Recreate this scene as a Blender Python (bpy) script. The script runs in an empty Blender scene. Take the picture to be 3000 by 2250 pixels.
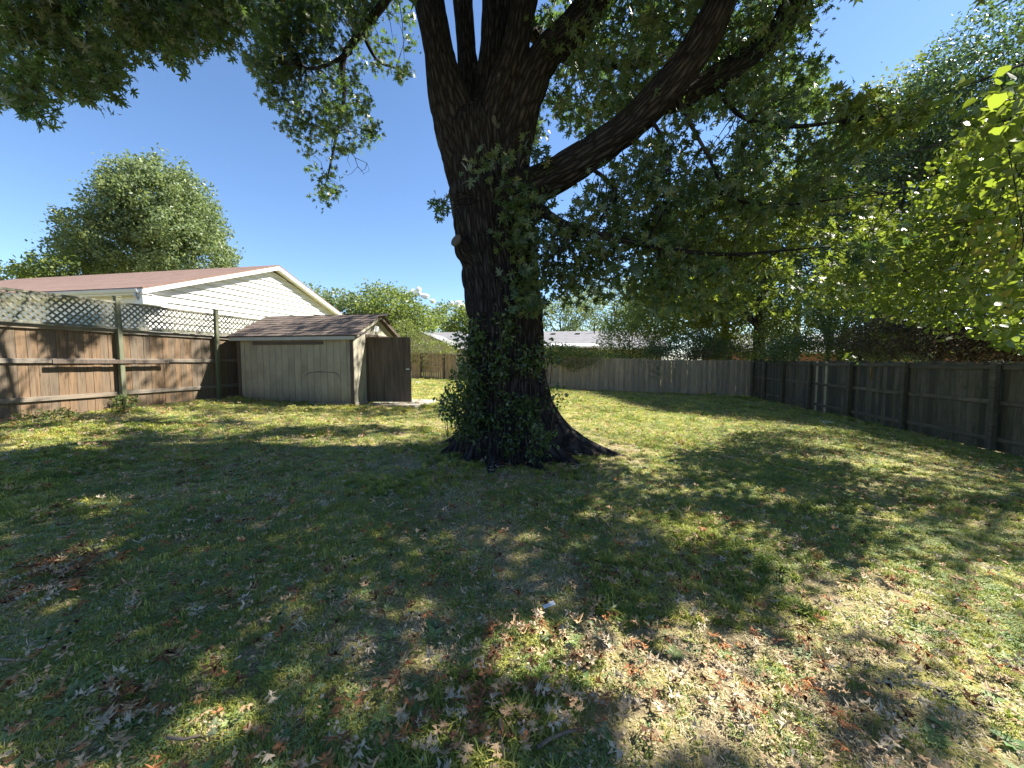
import bpy, bmesh, math, random
import numpy as np
from mathutils import Vector, Matrix
random.seed(7)
RNG = np.random.default_rng(7)
scn = bpy.context.scene
COL = scn.collection

# ------------------------------------------------------------------ camera, world, sun, exposure
FPX = 1127.0
PITCH = math.radians(3.55)
CAMH = 1.5
cam_d = bpy.data.cameras.new('camera')
cam_d.sensor_width = 36.0
cam_d.lens = FPX / 3000 * 36.0
cam_d.clip_start = 0.05
cam_d.clip_end = 6000
cam = bpy.data.objects.new('camera', cam_d)
COL.objects.link(cam)
cam.location = (0, 0, CAMH)
cam.rotation_euler = (math.radians(90) - PITCH, 0, 0)
scn.camera = cam

SUN = Vector((1.0755, 0.304, 1.15)).normalized()
world = bpy.data.worlds.new('World')
scn.world = world
world.use_nodes = True
wn = world.node_tree.nodes
sky = wn.new('ShaderNodeTexSky')
sky.sky_type = 'NISHITA'
sky.sun_disc = False
sky.sun_elevation = math.asin(SUN.z)
sky.sun_rotation = math.atan2(SUN.x, SUN.y)
sky.altitude = 150
sky.air_density = 1.0
sky.dust_density = 0.1
sky.ozone_density = 6.0
bg = wn['Background']
bg.inputs['Strength'].default_value = 0.067
world.node_tree.links.new(sky.outputs['Color'], bg.inputs['Color'])
sun_d = bpy.data.lights.new('sun', 'SUN')
sun_d.energy = 5.0
sun_d.angle = math.radians(0.5)
sun_d.color = (1.0, 0.93, 0.82)
sun = bpy.data.objects.new('sun', sun_d)
COL.objects.link(sun)
sun.rotation_euler = SUN.to_track_quat('Z', 'Y').to_euler()
scn.view_settings.view_transform = 'Standard'
scn.view_settings.look = 'None'
scn.view_settings.exposure = 1.85
scn.view_settings.gamma = 1.0
scn.view_settings.use_curve_mapping = False
scn.cycles.max_bounces = 8
scn.cycles.diffuse_bounces = 4
scn.cycles.transmission_bounces = 6
scn.cycles.transparent_max_bounces = 6

# ------------------------------------------------------------------ geometry of the place
SA, CA = math.sin(math.radians(10.8)), math.cos(math.radians(10.8))   # the fences run 10.8 degrees right of the view
def W(u, v, z=0.0):            # yard frame (u across, v along the side fences) -> world
    return Vector((u * CA + v * SA, -u * SA + v * CA, z))
def UV(x, y):
    return x * CA - y * SA, x * SA + y * CA
def sstep(a, b, x):
    t = np.clip((x - a) / (b - a), 0, 1)
    return t * t * (3 - 2 * t)
def vnoise(x, y, s=0):         # cheap smooth value noise, vectorised
    x = np.asarray(x, float); y = np.asarray(y, float)
    xi = np.floor(x).astype(np.int64); yi = np.floor(y).astype(np.int64)
    xf = x - xi; yf = y - yi
    def h(a, b):
        n = (a * 374761393 + b * 668265263 + s * 1442695041) & 0x7fffffff
        n = ((n ^ (n >> 13)) * 1274126177) & 0x7fffffff
        return ((n ^ (n >> 16)) & 0xffff) / 65535.0
    xf = xf * xf * (3 - 2 * xf); yf = yf * yf * (3 - 2 * yf)
    return ((h(xi, yi) * (1 - xf) + h(xi + 1, yi) * xf) * (1 - yf) + (h(xi, yi + 1) * (1 - xf) + h(xi + 1, yi + 1) * xf) * yf)
def ground(x, y):
    x = np.asarray(x, float); y = np.asarray(y, float)
    u, v = UV(x, y)
    uu = np.clip(u, -12.5, 10)
    z = -0.04 * uu - 0.15 * sstep(12, 21, v) * np.exp(-((u - 0.5) / 5) ** 2)
    z = z + 0.035 * (vnoise(x * 1.1, y * 1.1, 3) - 0.5) + 0.012 * (vnoise(x * 4, y * 4, 4) - 0.5)
    return z
def gz(x, y):
    return float(ground(x, y))
Fv = np.array([0, math.cos(PITCH), -math.sin(PITCH)]); Uv = np.array([0, math.sin(PITCH), math.cos(PITCH)])
def P(px, py, Y):              # a spot seen at photo pixel (px, py), Y metres ahead
    d = Fv + Uv * (1125 - py) / FPX + np.array([1, 0, 0]) * (px - 1500) / FPX
    return Vector(np.array([0, 0, CAMH]) + d * (Y / d[1]))
def proj(p):
    p = np.asarray(p, float) - np.array([0, 0, CAMH])
    w = p @ Fv
    w = np.where(np.abs(w) < 1e-3, 1e-3, w)
    px = 1500 + FPX * p[..., 0] / w
    py = 1125 - FPX * (p @ Uv) / w
    bad = w < 0.05
    return np.where(bad, -9e5, px), np.where(bad, -9e5, py)
def ground_at(px, py):
    d = Fv + Uv * (1125 - py) / FPX + np.array([1, 0, 0]) * (px - 1500) / FPX
    z = 0.0
    for _ in range(8):
        t = (z - CAMH) / d[2]
        x, y = d[0] * t, d[1] * t
        z = gz(x, y)
    return Vector((x, y, z))
def in_poly(px, py, poly):
    poly = np.array(poly, float)
    inside = np.zeros(px.shape, bool)
    j = len(poly) - 1
    for i in range(len(poly)):
        xi, yi = poly[i]; xj, yj = poly[j]
        if yi != yj:
            c = ((yi > py) != (yj > py)) & (px < (xj - xi) * (py - yi) / (yj - yi) + xi)
            inside ^= c
        j = i
    return inside

# where the lawn is sunlit through the canopy (photo pixels): (outline, share of it that is lit)
def z5(*pts): return [(1500 + x / 1.4747, 1100 + y / 1.4747) for x, y in pts]
def dd(*pts): return [(x * 1.3562, y * 1.3562) for x, y in pts]
LIT = [
    (dd((0, 905), (200, 882), (480, 872), (760, 880), (900, 868), (985, 880), (960, 930), (900, 962), (700, 968), (480, 958), (250, 978), (0, 975)), 0.66, 2.2),
    (dd((885, 815), (1000, 815), (1010, 880), (885, 880)), 1.0, 1),
    (z5((150, 62), (330, 72), (450, 108), (650, 158), (1000, 196), (1400, 225), (1450, 252), (1150, 240), (950, 250), (850, 320), (720, 350), (690, 420), (640, 460), (480, 420), (350, 350), (270, 290), (190, 150)), 1.0, 1),
    (z5((450, 440), (640, 490), (1000, 465), (1250, 540), (1380, 610), (1150, 575), (950, 525), (700, 520), (460, 510)), 0.95, 1),
    (z5((260, 575), (380, 565), (400, 600), (300, 620)), 1.0, 1),
    (z5((600, 620), (950, 610), (1150, 700), (1400, 830), (1250, 850), (900, 800), (650, 740)), 0.6, 1.3),
    (z5((1420, 570), (1650, 590), (1750, 690), (1550, 700)), 0.8, 1),
    (z5((1080, 250), (1500, 270), (1900, 340), (2212, 400), (2212, 470), (1800, 400), (1500, 520), (1200, 440), (1150, 330)), 0.35, 1.6),
    (z5((1600, 750), (2212, 800), (2212, 1100), (1500, 1100), (1300, 950)), 0.6, 1.4),
    (dd((1000, 1420), (1180, 1300), (1260, 1320), (1420, 1340), (1600, 1420), (1720, 1300), (1900, 1290), (2212, 1330), (2212, 1659), (1230, 1659), (1180, 1560), (1020, 1480)), 0.8, 1.2),
    (dd((840, 1300), (1000, 1290), (990, 1330), (860, 1330)), 0.7, 1),
    (dd((160, 1075), (260, 1070), (255, 1105), (165, 1105)), 1.0, 1),
    (dd((1050, 1130), (1110, 1128), (1110, 1150), (1055, 1152)), 1.0, 1),
    (dd((350, 1555), (520, 1545), (530, 1610), (360, 1620)), 0.8, 1),
]
def lit_frac(gx, gy):
    """how much of the ground here the photo shows sunlit (0..1)"""
    g = np.stack([gx, gy, ground(gx, gy)], -1)
    px, py = proj(g)
    out = np.zeros(px.shape)
    for poly, fr, st in LIT:
        m = in_poly(px, py, poly)
        if m.any():
            n = vnoise(gx * 1.1 + 3, gy * 1.1 * st, 11) * 0.6 + vnoise(gx * 2.7, gy * 2.7 * st, 12) * 0.4
            out = np.where(m & (n < (0.22 + fr * 0.55 if fr < 1 else 2)), 1.0, out)
    off = (px < -60) | (px > 3060) | (py > 2300) | (py < 1000)
    n = vnoise(gx * 0.8, gy * 0.8, 21)
    return np.where(off, (n < 0.35) * 1.0, out)
def shadow_pt(p):
    p = np.asarray(p, float)
    t = p[:, 2] / SUN.z
    x = p[:, 0] - SUN.x * t; y = p[:, 1] - SUN.y * t
    t = (p[:, 2] - ground(x, y)) / SUN.z
    return p[:, 0] - SUN.x * t, p[:, 1] - SUN.y * t
def keep_shade(p, rng, leak=0.06):
    """True for foliage points whose shadow falls where the photo shows shade"""
    x, y = shadow_pt(p)
    l = lit_frac(x, y)
    u, v = UV(p[:, 0], p[:, 1])
    s_u, s_v = 1.0, 0.5
    t = u + 12.8                                   # the neighbour's white gable is in full sun
    zh = p[:, 2] - 1.15 * t; vh = v - 0.5 * t
    house = (zh > 1.6) & (zh < 6.5) & (vh > 8.5) & (vh < 19.5) & (rng.random(len(p)) < 0.93)
    t = u + 10.2
    zf = p[:, 2] - 1.15 * t; vf = v - 0.5 * t      # dapples on the left fence
    fence = (zf > 0.3) & (zf < 3) & (vf > 3) & (vf < 10) & (vnoise(vf * 1.7, zf * 0.9, 31) < 0.56)
    return ~(((l > 0.5) & (rng.random(len(p)) > leak)) | house | fence)

# ------------------------------------------------------------------ object helpers
def put(name, mesh, parent=None, mat=None, loc=None, rot=None):
    o = bpy.data.objects.new(name, mesh)
    COL.objects.link(o)
    if mat is not None and mesh is not None and not mesh.materials:
        mesh.materials.append(mat)
    if parent is not None:
        o.parent = parent
    if loc is not None: o.location = loc
    if rot is not None: o.rotation_euler = rot
    return o
def thing(name, label, cat, loc=(0, 0, 0), rotz=0.0, group=None):
    o = bpy.data.objects.new(name, None)
    o.empty_display_size = 0.2
    COL.objects.link(o)
    o.location = loc; o.rotation_euler = (0, 0, rotz)
    return tag(o, label, cat, group)
def tag(o, label, cat, group=None):
    o['label'] = label; o['category'] = cat
    if group: o['group'] = group
    return o
def np_mesh(name, verts, faces, smooth=False, uvs=None, attrs=None):
    """verts (n,3), faces (m,k) all of one size"""
    me = bpy.data.meshes.new(name)
    verts = np.asarray(verts, np.float32); faces = np.asarray(faces, np.int32)
    me.vertices.add(len(verts)); me.vertices.foreach_set('co', verts.ravel())
    k = faces.shape[1]
    me.loops.add(faces.size); me.loops.foreach_set('vertex_index', faces.ravel())
    me.polygons.add(len(faces))
    me.polygons.foreach_set('loop_start', np.arange(0, faces.size, k, dtype=np.int32))
    me.polygons.foreach_set('loop_total', np.full(len(faces), k, np.int32))
    if smooth: me.polygons.foreach_set('use_smooth', np.ones(len(faces), bool))
    if uvs is not None:
        ul = me.uv_layers.new(name='uv')
        ul.data.foreach_set('uv', np.asarray(uvs, np.float32)[faces.ravel()].ravel())
    for an, av in (attrs or {}).items():
        a = me.attributes.new(an, 'FLOAT', 'POINT'); a.data.foreach_set('value', np.asarray(av, np.float32))
    me.update(calc_edges=True)
    return me
BOXF = [(0, 3, 2, 1), (4, 5, 6, 7), (0, 1, 5, 4), (1, 2, 6, 5), (2, 3, 7, 6), (3, 0, 4, 7)]
class MB:
    def __init__(s): s.v = []; s.f = []
    def box(s, x0, x1, y0, y1, z0, z1):
        n = len(s.v)
        s.v += [(x0, y0, z0), (x1, y0, z0), (x1, y1, z0), (x0, y1, z0), (x0, y0, z1), (x1, y0, z1), (x1, y1, z1), (x0, y1, z1)]
        s.f += [tuple(n + i for i in f) for f in BOXF]
        return s
    def prism(s, pts, axis, a, b):
        """outline pts in the plane across axis, extruded from a to b"""
        n = len(s.v); k = len(pts)
        for w in (a, b):
            for p, q in pts:
                s.v.append({'x': (w, p, q), 'y': (p, w, q), 'z': (p, q, w)}[axis])
        s.f.append(tuple(n + i for i in range(k))); s.f.append(tuple(n + k + i for i in reversed(range(k))))
        for i in range(k):
            j = (i + 1) % k
            s.f.append((n + i, n + k + i, n + k + j, n + j))
        return s
    def tube(s, pts, r, seg=8):
        n0 = len(s.v); m = len(pts)
        for i, p in enumerate(pts):
            p = Vector(p)
            t = (Vector(pts[min(i + 1, m - 1)]) - Vector(pts[max(i - 1, 0)])).normalized()
            a = t.orthogonal().normalized(); b = t.cross(a)
            rr = r[i] if isinstance(r, (list, tuple)) else r
            for k in range(seg):
                th = 2 * math.pi * k / seg
                s.v.append(tuple(p + a * math.cos(th) * rr + b * math.sin(th) * rr))
        for i in range(m - 1):
            for k in range(seg):
                a = n0 + i * seg + k; b = n0 + i * seg + (k + 1) % seg
                s.f.append((a, b, b + seg, a + seg))
        s.f.append(tuple(n0 + k for k in reversed(range(seg)))); s.f.append(tuple(n0 + (m - 1) * seg + k for k in range(seg)))
        return s
    def mesh(s, name, bevel=0.0, smooth=False):
        me = bpy.data.meshes.new(name)
        me.from_pydata(s.v, [], s.f)
        bm = bmesh.new(); bm.from_mesh(me)
        bmesh.ops.recalc_face_normals(bm, faces=bm.faces)
        if bevel > 0:
            bmesh.ops.bevel(bm, geom=list(bm.edges), offset=bevel, segments=1, affect='EDGES')
        bm.to_mesh(me); bm.free()
        if smooth:
            for p in me.polygons: p.use_smooth = True
        return me

# ------------------------------------------------------------------ materials
def new_mat(name):
    m = bpy.data.materials.new(name); m.use_nodes = True
    nt = m.node_tree
    for n in list(nt.nodes):
        if n.type != 'OUTPUT_MATERIAL' and n.type != 'BSDF_PRINCIPLED': nt.nodes.remove(n)
    return m, nt, nt.nodes['Principled BSDF']
def N(nt, t, **kw):
    n = nt.nodes.new(t)
    for k, v in kw.items():
        if k.startswith('i_'): n.inputs[k[2:].replace('_', ' ')].default_value = v
        else: setattr(n, k, v)
    return n
def ramp(nt, fac, stops):
    r = nt.nodes.new('ShaderNodeValToRGB')
    els = r.color_ramp.elements
    while len(els) < len(stops): els.new(0.5)
    for e, (p, c) in zip(els, stops):
        e.position = p; e.color = (*c, 1)
    nt.links.new(fac, r.inputs['Fac'])
    return r.outputs['Color']
def noise(nt, vec, scale, detail=4, rough=0.6, dist=0.0, dim='3D'):
    n = N(nt, 'ShaderNodeTexNoise'); n.inputs['Scale'].default_value = scale
    n.inputs['Detail'].default_value = detail; n.inputs['Roughness'].default_value = rough; n.inputs['Distortion'].default_value = dist
    if vec is not None: nt.links.new(vec, n.inputs['Vector'])
    return n.outputs['Fac']
def mixc(nt, fac, a, b, mode='MIX'):
    m = nt.nodes.new('ShaderNodeMix'); m.data_type = 'RGBA'; m.blend_type = mode
    for s, v in ((0, fac), (6, a), (7, b)):
        if hasattr(v, 'is_linked') or hasattr(v, 'links'): nt.links.new(v, m.inputs[s])
        else: m.inputs[s].default_value = v if s == 0 else (*v, 1)
    return m.outputs[2]
def math_(nt, op, a, b=None):
    m = nt.nodes.new('ShaderNodeMath'); m.operation = op
    for i, v in enumerate((a, b)):
        if v is None: continue
        if isinstance(v, (int, float)): m.inputs[i].default_value = v
        else: nt.links.new(v, m.inputs[i])
    return m.outputs[0]
def obj_vec(nt, scale=(1, 1, 1), shuffle=True):
    tc = N(nt, 'ShaderNodeTexCoord'); mp = N(nt, 'ShaderNodeMapping'); mp.inputs['Scale'].default_value = scale
    nt.links.new(tc.outputs['Object'], mp.inputs['Vector'])
    if not shuffle: return mp.outputs['Vector'], None
    oi = N(nt, 'ShaderNodeObjectInfo')
    k = math_(nt, 'MULTIPLY', oi.outputs['Random'], 91.0)
    cx = N(nt, 'ShaderNodeCombineXYZ'); nt.links.new(k, cx.inputs[0]); nt.links.new(k, cx.inputs[1]); nt.links.new(k, cx.inputs[2])
    ad = N(nt, 'ShaderNodeVectorMath'); nt.links.new(mp.outputs['Vector'], ad.inputs[0]); nt.links.new(cx.outputs[0], ad.inputs[1])
    return ad.outputs[0], oi.outputs['Random']
def bump(nt, bsdf, h, strength=0.4, dist=0.01):
    b = N(nt, 'ShaderNodeBump'); b.inputs['Strength'].default_value = strength; b.inputs['Distance'].default_value = dist
    nt.links.new(h, b.inputs['Height']); nt.links.new(b.outputs['Normal'], bsdf.inputs['Normal'])

def wood(name, ca, cb, cc=None, axis='z', scale=1.0, rough=0.85, tint=0.5, moss=None, bstr=0.5, wet=None):
    """weathered timber: grain along an axis, tone differs from board to board"""
    m, nt, b = new_mat(name)
    st = {'x': (2.0, 34, 34), 'y': (34, 2.0, 34), 'z': (34, 34, 2.0)}[axis]
    v, rnd = obj_vec(nt, tuple(s * scale for s in st))
    st2 = {'x': (0.8, 5, 5), 'y': (5, 0.8, 5), 'z': (5, 5, 0.8)}[axis]
    v2, _ = obj_vec(nt, st2)
    g = noise(nt, v, 1.0, 5, 0.65, 0.6)
    big = noise(nt, v2, 1.0, 4, 0.6, 0.4)
    c = ramp(nt, g, [(0.3, tuple(x * 0.5 for x in ca)), (0.5, ca), (0.75, tuple(min(1, x * 1.35) for x in ca))])
    c2 = ramp(nt, g, [(0.3, tuple(x * 0.55 for x in cb)), (0.5, cb), (0.75, tuple(min(1, x * 1.3) for x in cb))])
    f = math_(nt, 'ADD', math_(nt, 'MULTIPLY', rnd, tint), math_(nt, 'MULTIPLY', big, 1.0))
    f = math_(nt, 'MULTIPLY', math_(nt, 'SUBTRACT', f, 0.35 + tint * 0.3), 2.2)
    fc = N(nt, 'ShaderNodeClamp'); nt.links.new(f, fc.inputs[0])
    col = mixc(nt, fc.outputs[0], c, c2)
    # knots
    vor = N(nt, 'ShaderNodeTexVoronoi'); vor.inputs['Scale'].default_value = 3.0
    st3 = {'x': (0.55, 1.6, 1.6), 'y': (1.6, 0.55, 1.6), 'z': (1.6, 1.6, 0.55)}[axis]
    v3, _ = obj_vec(nt, st3); nt.links.new(v3, vor.inputs['Vector'])
    kf = ramp(nt, vor.outputs['Distance'], [(0.03, (0.75, 0.75, 0.75)), (0.09, (0, 0, 0))])
    col = mixc(nt, kf, col, tuple(x * 0.35 for x in ca))
    if moss:
        v4, _ = obj_vec(nt, (3, 3, 1.2))
        mf = ramp(nt, noise(nt, v4, 1.0, 5, 0.7), [(0.46, (0, 0, 0)), (0.66, (0.8, 0.8, 0.8))])
        col = mixc(nt, mf, col, moss)
    nt.links.new(col, b.inputs['Base Color'])
    b.inputs['Roughness'].default_value = rough
    b.inputs['Specular IOR Level'].default_value = 0.25
    bump(nt, b, g, bstr, 0.004)
    return m
def paint(name, c, rough=0.6, dirt=(0.2, 0.18, 0.14), amount=0.35, sc=3.0, streak=1.0):
    m, nt, b = new_mat(name)
    v, rnd = obj_vec(nt, (sc, sc, sc * streak))
    n1 = noise(nt, v, 1.0, 6, 0.65)
    f = ramp(nt, n1, [(0.42, (0, 0, 0)), (0.8, (amount,) * 3)])
    nt.links.new(mixc(nt, f, c, dirt), b.inputs['Base Color'])
    b.inputs['Roughness'].default_value = rough
    v2, _ = obj_vec(nt, (40, 40, 40))
    bump(nt, b, noise(nt, v2, 1.0, 3), 0.15, 0.002)
    return m
def leafmat(name, stops, trans=(0.35, 0.5, 0.05), tf=0.4, rough=0.45, spec=0.4):
    m, nt, b = new_mat(name)
    at = N(nt, 'ShaderNodeAttribute'); at.attribute_name = 'var'
    col = ramp(nt, at.outputs['Fac'], stops)
    geo = N(nt, 'ShaderNodeNewGeometry')
    under = mixc(nt, 0.35, col, (0.16, 0.2, 0.13))
    c2 = mixc(nt, geo.outputs['Backfacing'], col, under)
    nt.links.new(c2, b.inputs['Base Color'])
    b.inputs['Roughness'].default_value = rough
    b.inputs['Specular IOR Level'].default_value = spec
    tr = N(nt, 'ShaderNodeBsdfTranslucent')
    tc = mixc(nt, 0.6, col, trans)
    nt.links.new(tc, tr.inputs['Color'])
    mx = N(nt, 'ShaderNodeMixShader'); mx.inputs[0].default_value = tf
    nt.links.new(b.outputs[0], mx.inputs[1]); nt.links.new(tr.outputs[0], mx.inputs[2])
    nt.links.new(mx.outputs[0], nt.nodes['Material Output'].inputs['Surface'])
    return m

M_lwood = wood('left_fence_wood', (0.16, 0.105, 0.062), (0.125, 0.098, 0.07), axis='z', tint=0.6)
M_lrail = wood('left_rail_wood', (0.19, 0.155, 0.115), (0.16, 0.145, 0.125), axis='y', tint=0.3)
M_lpost = wood('left_post_wood', (0.15, 0.15, 0.105), (0.11, 0.12, 0.075), axis='z', tint=0.3, moss=(0.09, 0.11, 0.05))
M_latt = wood('lattice_wood', (0.15, 0.15, 0.12), (0.20, 0.19, 0.15), axis='z', tint=0.4, moss=(0.07, 0.085, 0.045))
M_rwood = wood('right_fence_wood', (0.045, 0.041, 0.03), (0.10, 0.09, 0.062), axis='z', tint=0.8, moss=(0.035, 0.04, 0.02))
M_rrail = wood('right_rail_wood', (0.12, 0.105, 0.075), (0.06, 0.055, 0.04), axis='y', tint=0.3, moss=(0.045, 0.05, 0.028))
M_rnew = wood('right_fence_new_wood', (0.30, 0.27, 0.17), (0.24, 0.22, 0.14), axis='z', tint=0.3)
M_bwood = wood('back_fence_wood', (0.34, 0.275, 0.195), (0.24, 0.205, 0.155), axis='z', tint=0.8)
M_bwarm = wood('back_fence_warm_wood', (0.30, 0.215, 0.13), (0.24, 0.18, 0.12), axis='z', tint=0.6)
M_ply = wood('plywood', (0.085, 0.066, 0.052), (0.12, 0.10, 0.082), axis='z', scale=0.5, tint=0.2, bstr=0.35)
M_trim = wood('dark_trim_wood', (0.075, 0.055, 0.045), (0.105, 0.085, 0.07), axis='z', tint=0.4)
M_trimx = wood('dark_board_wood', (0.075, 0.055, 0.05), (0.11, 0.085, 0.075), axis='x', tint=0.4)
M_shed = paint('shed_paint', (0.34, 0.32, 0.25), 0.75, (0.12, 0.105, 0.075), 0.75, 2.6, 0.7)
def shed_mat():
    m, nt, b = new_mat('shed_siding_paint')
    v, rnd = obj_vec(nt, (2.6, 2.6, 1.6)); v2, _ = obj_vec(nt, (26, 26, 3.0))
    n1 = noise(nt, v, 1.0, 6, .65); n2 = noise(nt, v2, 1.0, 5, .7)
    tc = N(nt, 'ShaderNodeTexCoord'); sx = N(nt, 'ShaderNodeSeparateXYZ'); nt.links.new(tc.outputs['Object'], sx.inputs[0])
    f = ramp(nt, n1, [(.40, (0, 0, 0)), (.78, (.7, .7, .7))])
    col = mixc(nt, f, (.35, .315, .225), (.13, .11, .08))
    col = mixc(nt, math_(nt, 'MULTIPLY', n2, .35), col, (.20, .185, .15))
    mr = N(nt, 'ShaderNodeMapRange'); mr.inputs[1].default_value = .42; mr.inputs[2].default_value = .0; nt.links.new(sx.outputs[2], mr.inputs[0])
    sp = math_(nt, 'MULTIPLY', mr.outputs[0], math_(nt, 'MULTIPLY', n2, 1.3))
    col = mixc(nt, sp, col, (.10, .085, .06))
    nt.links.new(col, b.inputs['Base Color']); b.inputs['Roughness'].default_value = .8
    bump(nt, b, n2, .35, .003)
    return m
M_side = shed_mat()
M_fascia = paint('grey_fascia_paint', (0.38, 0.38, 0.36), 0.6, (0.2, 0.19, 0.17), 0.5, 3, 1)
M_white = paint('white_vinyl', (0.66, 0.66, 0.65), 0.45, (0.5, 0.48, 0.44), 0.25, 1.2, 1)
M_gutter = paint('gutter_paint', (0.50, 0.53, 0.56), 0.4, (0.3, 0.3, 0.3), 0.4, 2, 1)
M_metal = paint('pale_metal', (0.7, 0.7, 0.7), 0.35, (0.4, 0.38, 0.35), 0.4, 4, 1)

def shingle_mat(name, c1, c2, c3, speck=260.0):
    m, nt, b = new_mat(name)
    v, rnd = obj_vec(nt, (1, 1, 1))
    a = noise(nt, v, speck, 3, 0.7)
    c = noise(nt, v, 1.7, 5, 0.6)
    col = ramp(nt, a, [(0.3, c1), (0.55, c2), (0.75, c3)])
    rf = math_(nt, 'MULTIPLY', rnd, 0.5)
    col = mixc(nt, rf, col, c1)
    col = mixc(nt, ramp(nt, c, [(0.45, (0, 0, 0)), (0.75, (0.55,) * 3)]), col, tuple(x * 0.55 for x in c1))
    nt.links.new(col, b.inputs['Base Color']); b.inputs['Roughness'].default_value = 0.95
    bump(nt, b, a, 0.5, 0.004)
    return m
M_shing = shingle_mat('shed_shingle', (0.075, 0.058, 0.045), (0.14, 0.105, 0.085), (0.22, 0.17, 0.14))
M_hroof = shingle_mat('red_brown_shingle', (0.17, 0.105, 0.083), (0.23, 0.15, 0.122), (0.29, 0.20, 0.165), 120)
M_groof = shingle_mat('grey_shingle', (0.15, 0.15, 0.16), (0.21, 0.21, 0.225), (0.28, 0.28, 0.30), 60)
M_dark = paint('dark_inside', (0.03, 0.028, 0.025), 0.9)
M_glass, nt_, b_ = new_mat('window_glass'); b_.inputs['Base Color'].default_value = (0.05, 0.07, 0.09, 1); b_.inputs['Roughness'].default_value = 0.08
def brick_mat():
    m, nt, b = new_mat('red_brick')
    v, _ = obj_vec(nt, (1, 1, 1), False)
    br = N(nt, 'ShaderNodeTexBrick'); br.inputs['Scale'].default_value = 4.2
    br.inputs['Color1'].default_value = (0.30, 0.10, 0.06, 1); br.inputs['Color2'].default_value = (0.36, 0.15, 0.09, 1); br.inputs['Mortar'].default_value = (0.3, 0.26, 0.22, 1)
    rot = N(nt, 'ShaderNodeMapping'); rot.inputs['Rotation'].default_value = (math.radians(90), 0, 0)
    nt.links.new(v, rot.inputs['Vector']); nt.links.new(rot.outputs[0], br.inputs['Vector'])
    nt.links.new(br.outputs['Color'], b.inputs['Base Color']); b.inputs['Roughness'].default_value = 0.9
    return m
M_brick = brick_mat()

def bark_mat(name, c1, c2, c3, us=9.0, vs=1.6, bs=1.0, lichen=True):
    m, nt, b = new_mat(name)
    uv = N(nt, 'ShaderNodeUVMap'); mp = N(nt, 'ShaderNodeMapping'); mp.inputs['Scale'].default_value = (us, vs, 1)
    nt.links.new(uv.outputs[0], mp.inputs['Vector'])
    n0 = noise(nt, mp.outputs[0], 1.2, 3, 0.5)
    wv = N(nt, 'ShaderNodeTexVoronoi'); wv.feature = 'DISTANCE_TO_EDGE'; wv.inputs['Scale'].default_value = 1.0; wv.inputs['Randomness'].default_value = 1.0
    wob = N(nt, 'ShaderNodeMapping'); wob.inputs['Scale'].default_value = (us * 2.1, vs * 1.35, 1); nt.links.new(uv.outputs[0], wob.inputs['Vector'])
    dn = N(nt, 'ShaderNodeTexNoise'); dn.inputs['Scale'].default_value = 1.3; dn.inputs['Detail'].default_value = 4; nt.links.new(mp.outputs[0], dn.inputs['Vector'])
    ad = N(nt, 'ShaderNodeVectorMath'); nt.links.new(wob.outputs[0], ad.inputs[0]); nt.links.new(dn.outputs['Color'], ad.inputs[1])
    nt.links.new(ad.outputs[0], wv.inputs['Vector'])
    ridge = wv.outputs['Distance']
    fine = noise(nt, mp.outputs[0], 6.0, 5, 0.7)
    col = ramp(nt, math_(nt, 'ADD', ridge, math_(nt, 'MULTIPLY', math_(nt, 'SUBTRACT', fine, .5), .5)), [(0.0, c1), (0.13, c2), (0.42, c3)])
    col = mixc(nt, math_(nt, 'MULTIPLY', fine, 0.5), col, tuple(x * 0.6 for x in c2))
    if lichen:
        tc = N(nt, 'ShaderNodeTexCoord')
        lf = ramp(nt, noise(nt, tc.outputs['Object'], 3.3, 2, 0.5), [(0.70, (0, 0, 0)), (0.715, (0.6, 0.6, 0.6))])
        col = mixc(nt, lf, col, (0.15, 0.155, 0.13))
    nt.links.new(col, b.inputs['Base Color']); b.inputs['Roughness'].default_value = 0.95; b.inputs['Specular IOR Level'].default_value = 0.15
    h = math_(nt, 'ADD', math_(nt, 'MULTIPLY', fine, 0.7), math_(nt, 'MINIMUM', math_(nt, 'MULTIPLY', ridge, 3.0), 1.0))
    bump(nt, b, h, bs, 0.03)
    return m
M_bark = bark_mat('oak_bark', (0.008, 0.007, 0.007), (0.028, 0.025, 0.026), (0.075, 0.07, 0.069), 12.0, 2.6)
M_bark2 = bark_mat('far_bark', (0.03, 0.026, 0.02), (0.07, 0.06, 0.05), (0.11, 0.1, 0.085), lichen=False)

M_oak = leafmat('oak_leaf', [(0.0, (0.022, 0.042, 0.020)), (0.45, (0.038, 0.066, 0.024)), (0.8, (0.062, 0.095, 0.03)), (0.93, (0.13, 0.145, 0.035)), (1.0, (0.24, 0.14, 0.04))], (0.20, 0.36, 0.05), 0.36, 0.38, 0.5)
M_oakY = leafmat('oak_leaf_sunlit_tone', [(0.0, (0.05, 0.085, 0.02)), (0.5, (0.085, 0.125, 0.03)), (0.93, (0.13, 0.165, 0.035)), (1.0, (0.24, 0.15, 0.04))], (0.38, 0.5, 0.05), 0.42)  # yellower oak leaf copy: sunlight put into the colour, a few leaves turning
M_bud = leafmat('redbud_leaf', [(0.0, (0.022, 0.05, 0.014)), (0.5, (0.06, 0.10, 0.02)), (0.95, (0.13, 0.17, 0.03)), (1.0, (0.26, 0.16, 0.05))], (0.42, 0.55, 0.04), 0.46, 0.35, 0.6)
M_dk = leafmat('dark_tree_leaf', [(0.0, (0.02, 0.042, 0.018)), (0.6, (0.04, 0.075, 0.025)), (1.0, (0.075, 0.115, 0.035))], (0.22, 0.36, 0.05), 0.3, 0.42, 0.5)
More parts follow.
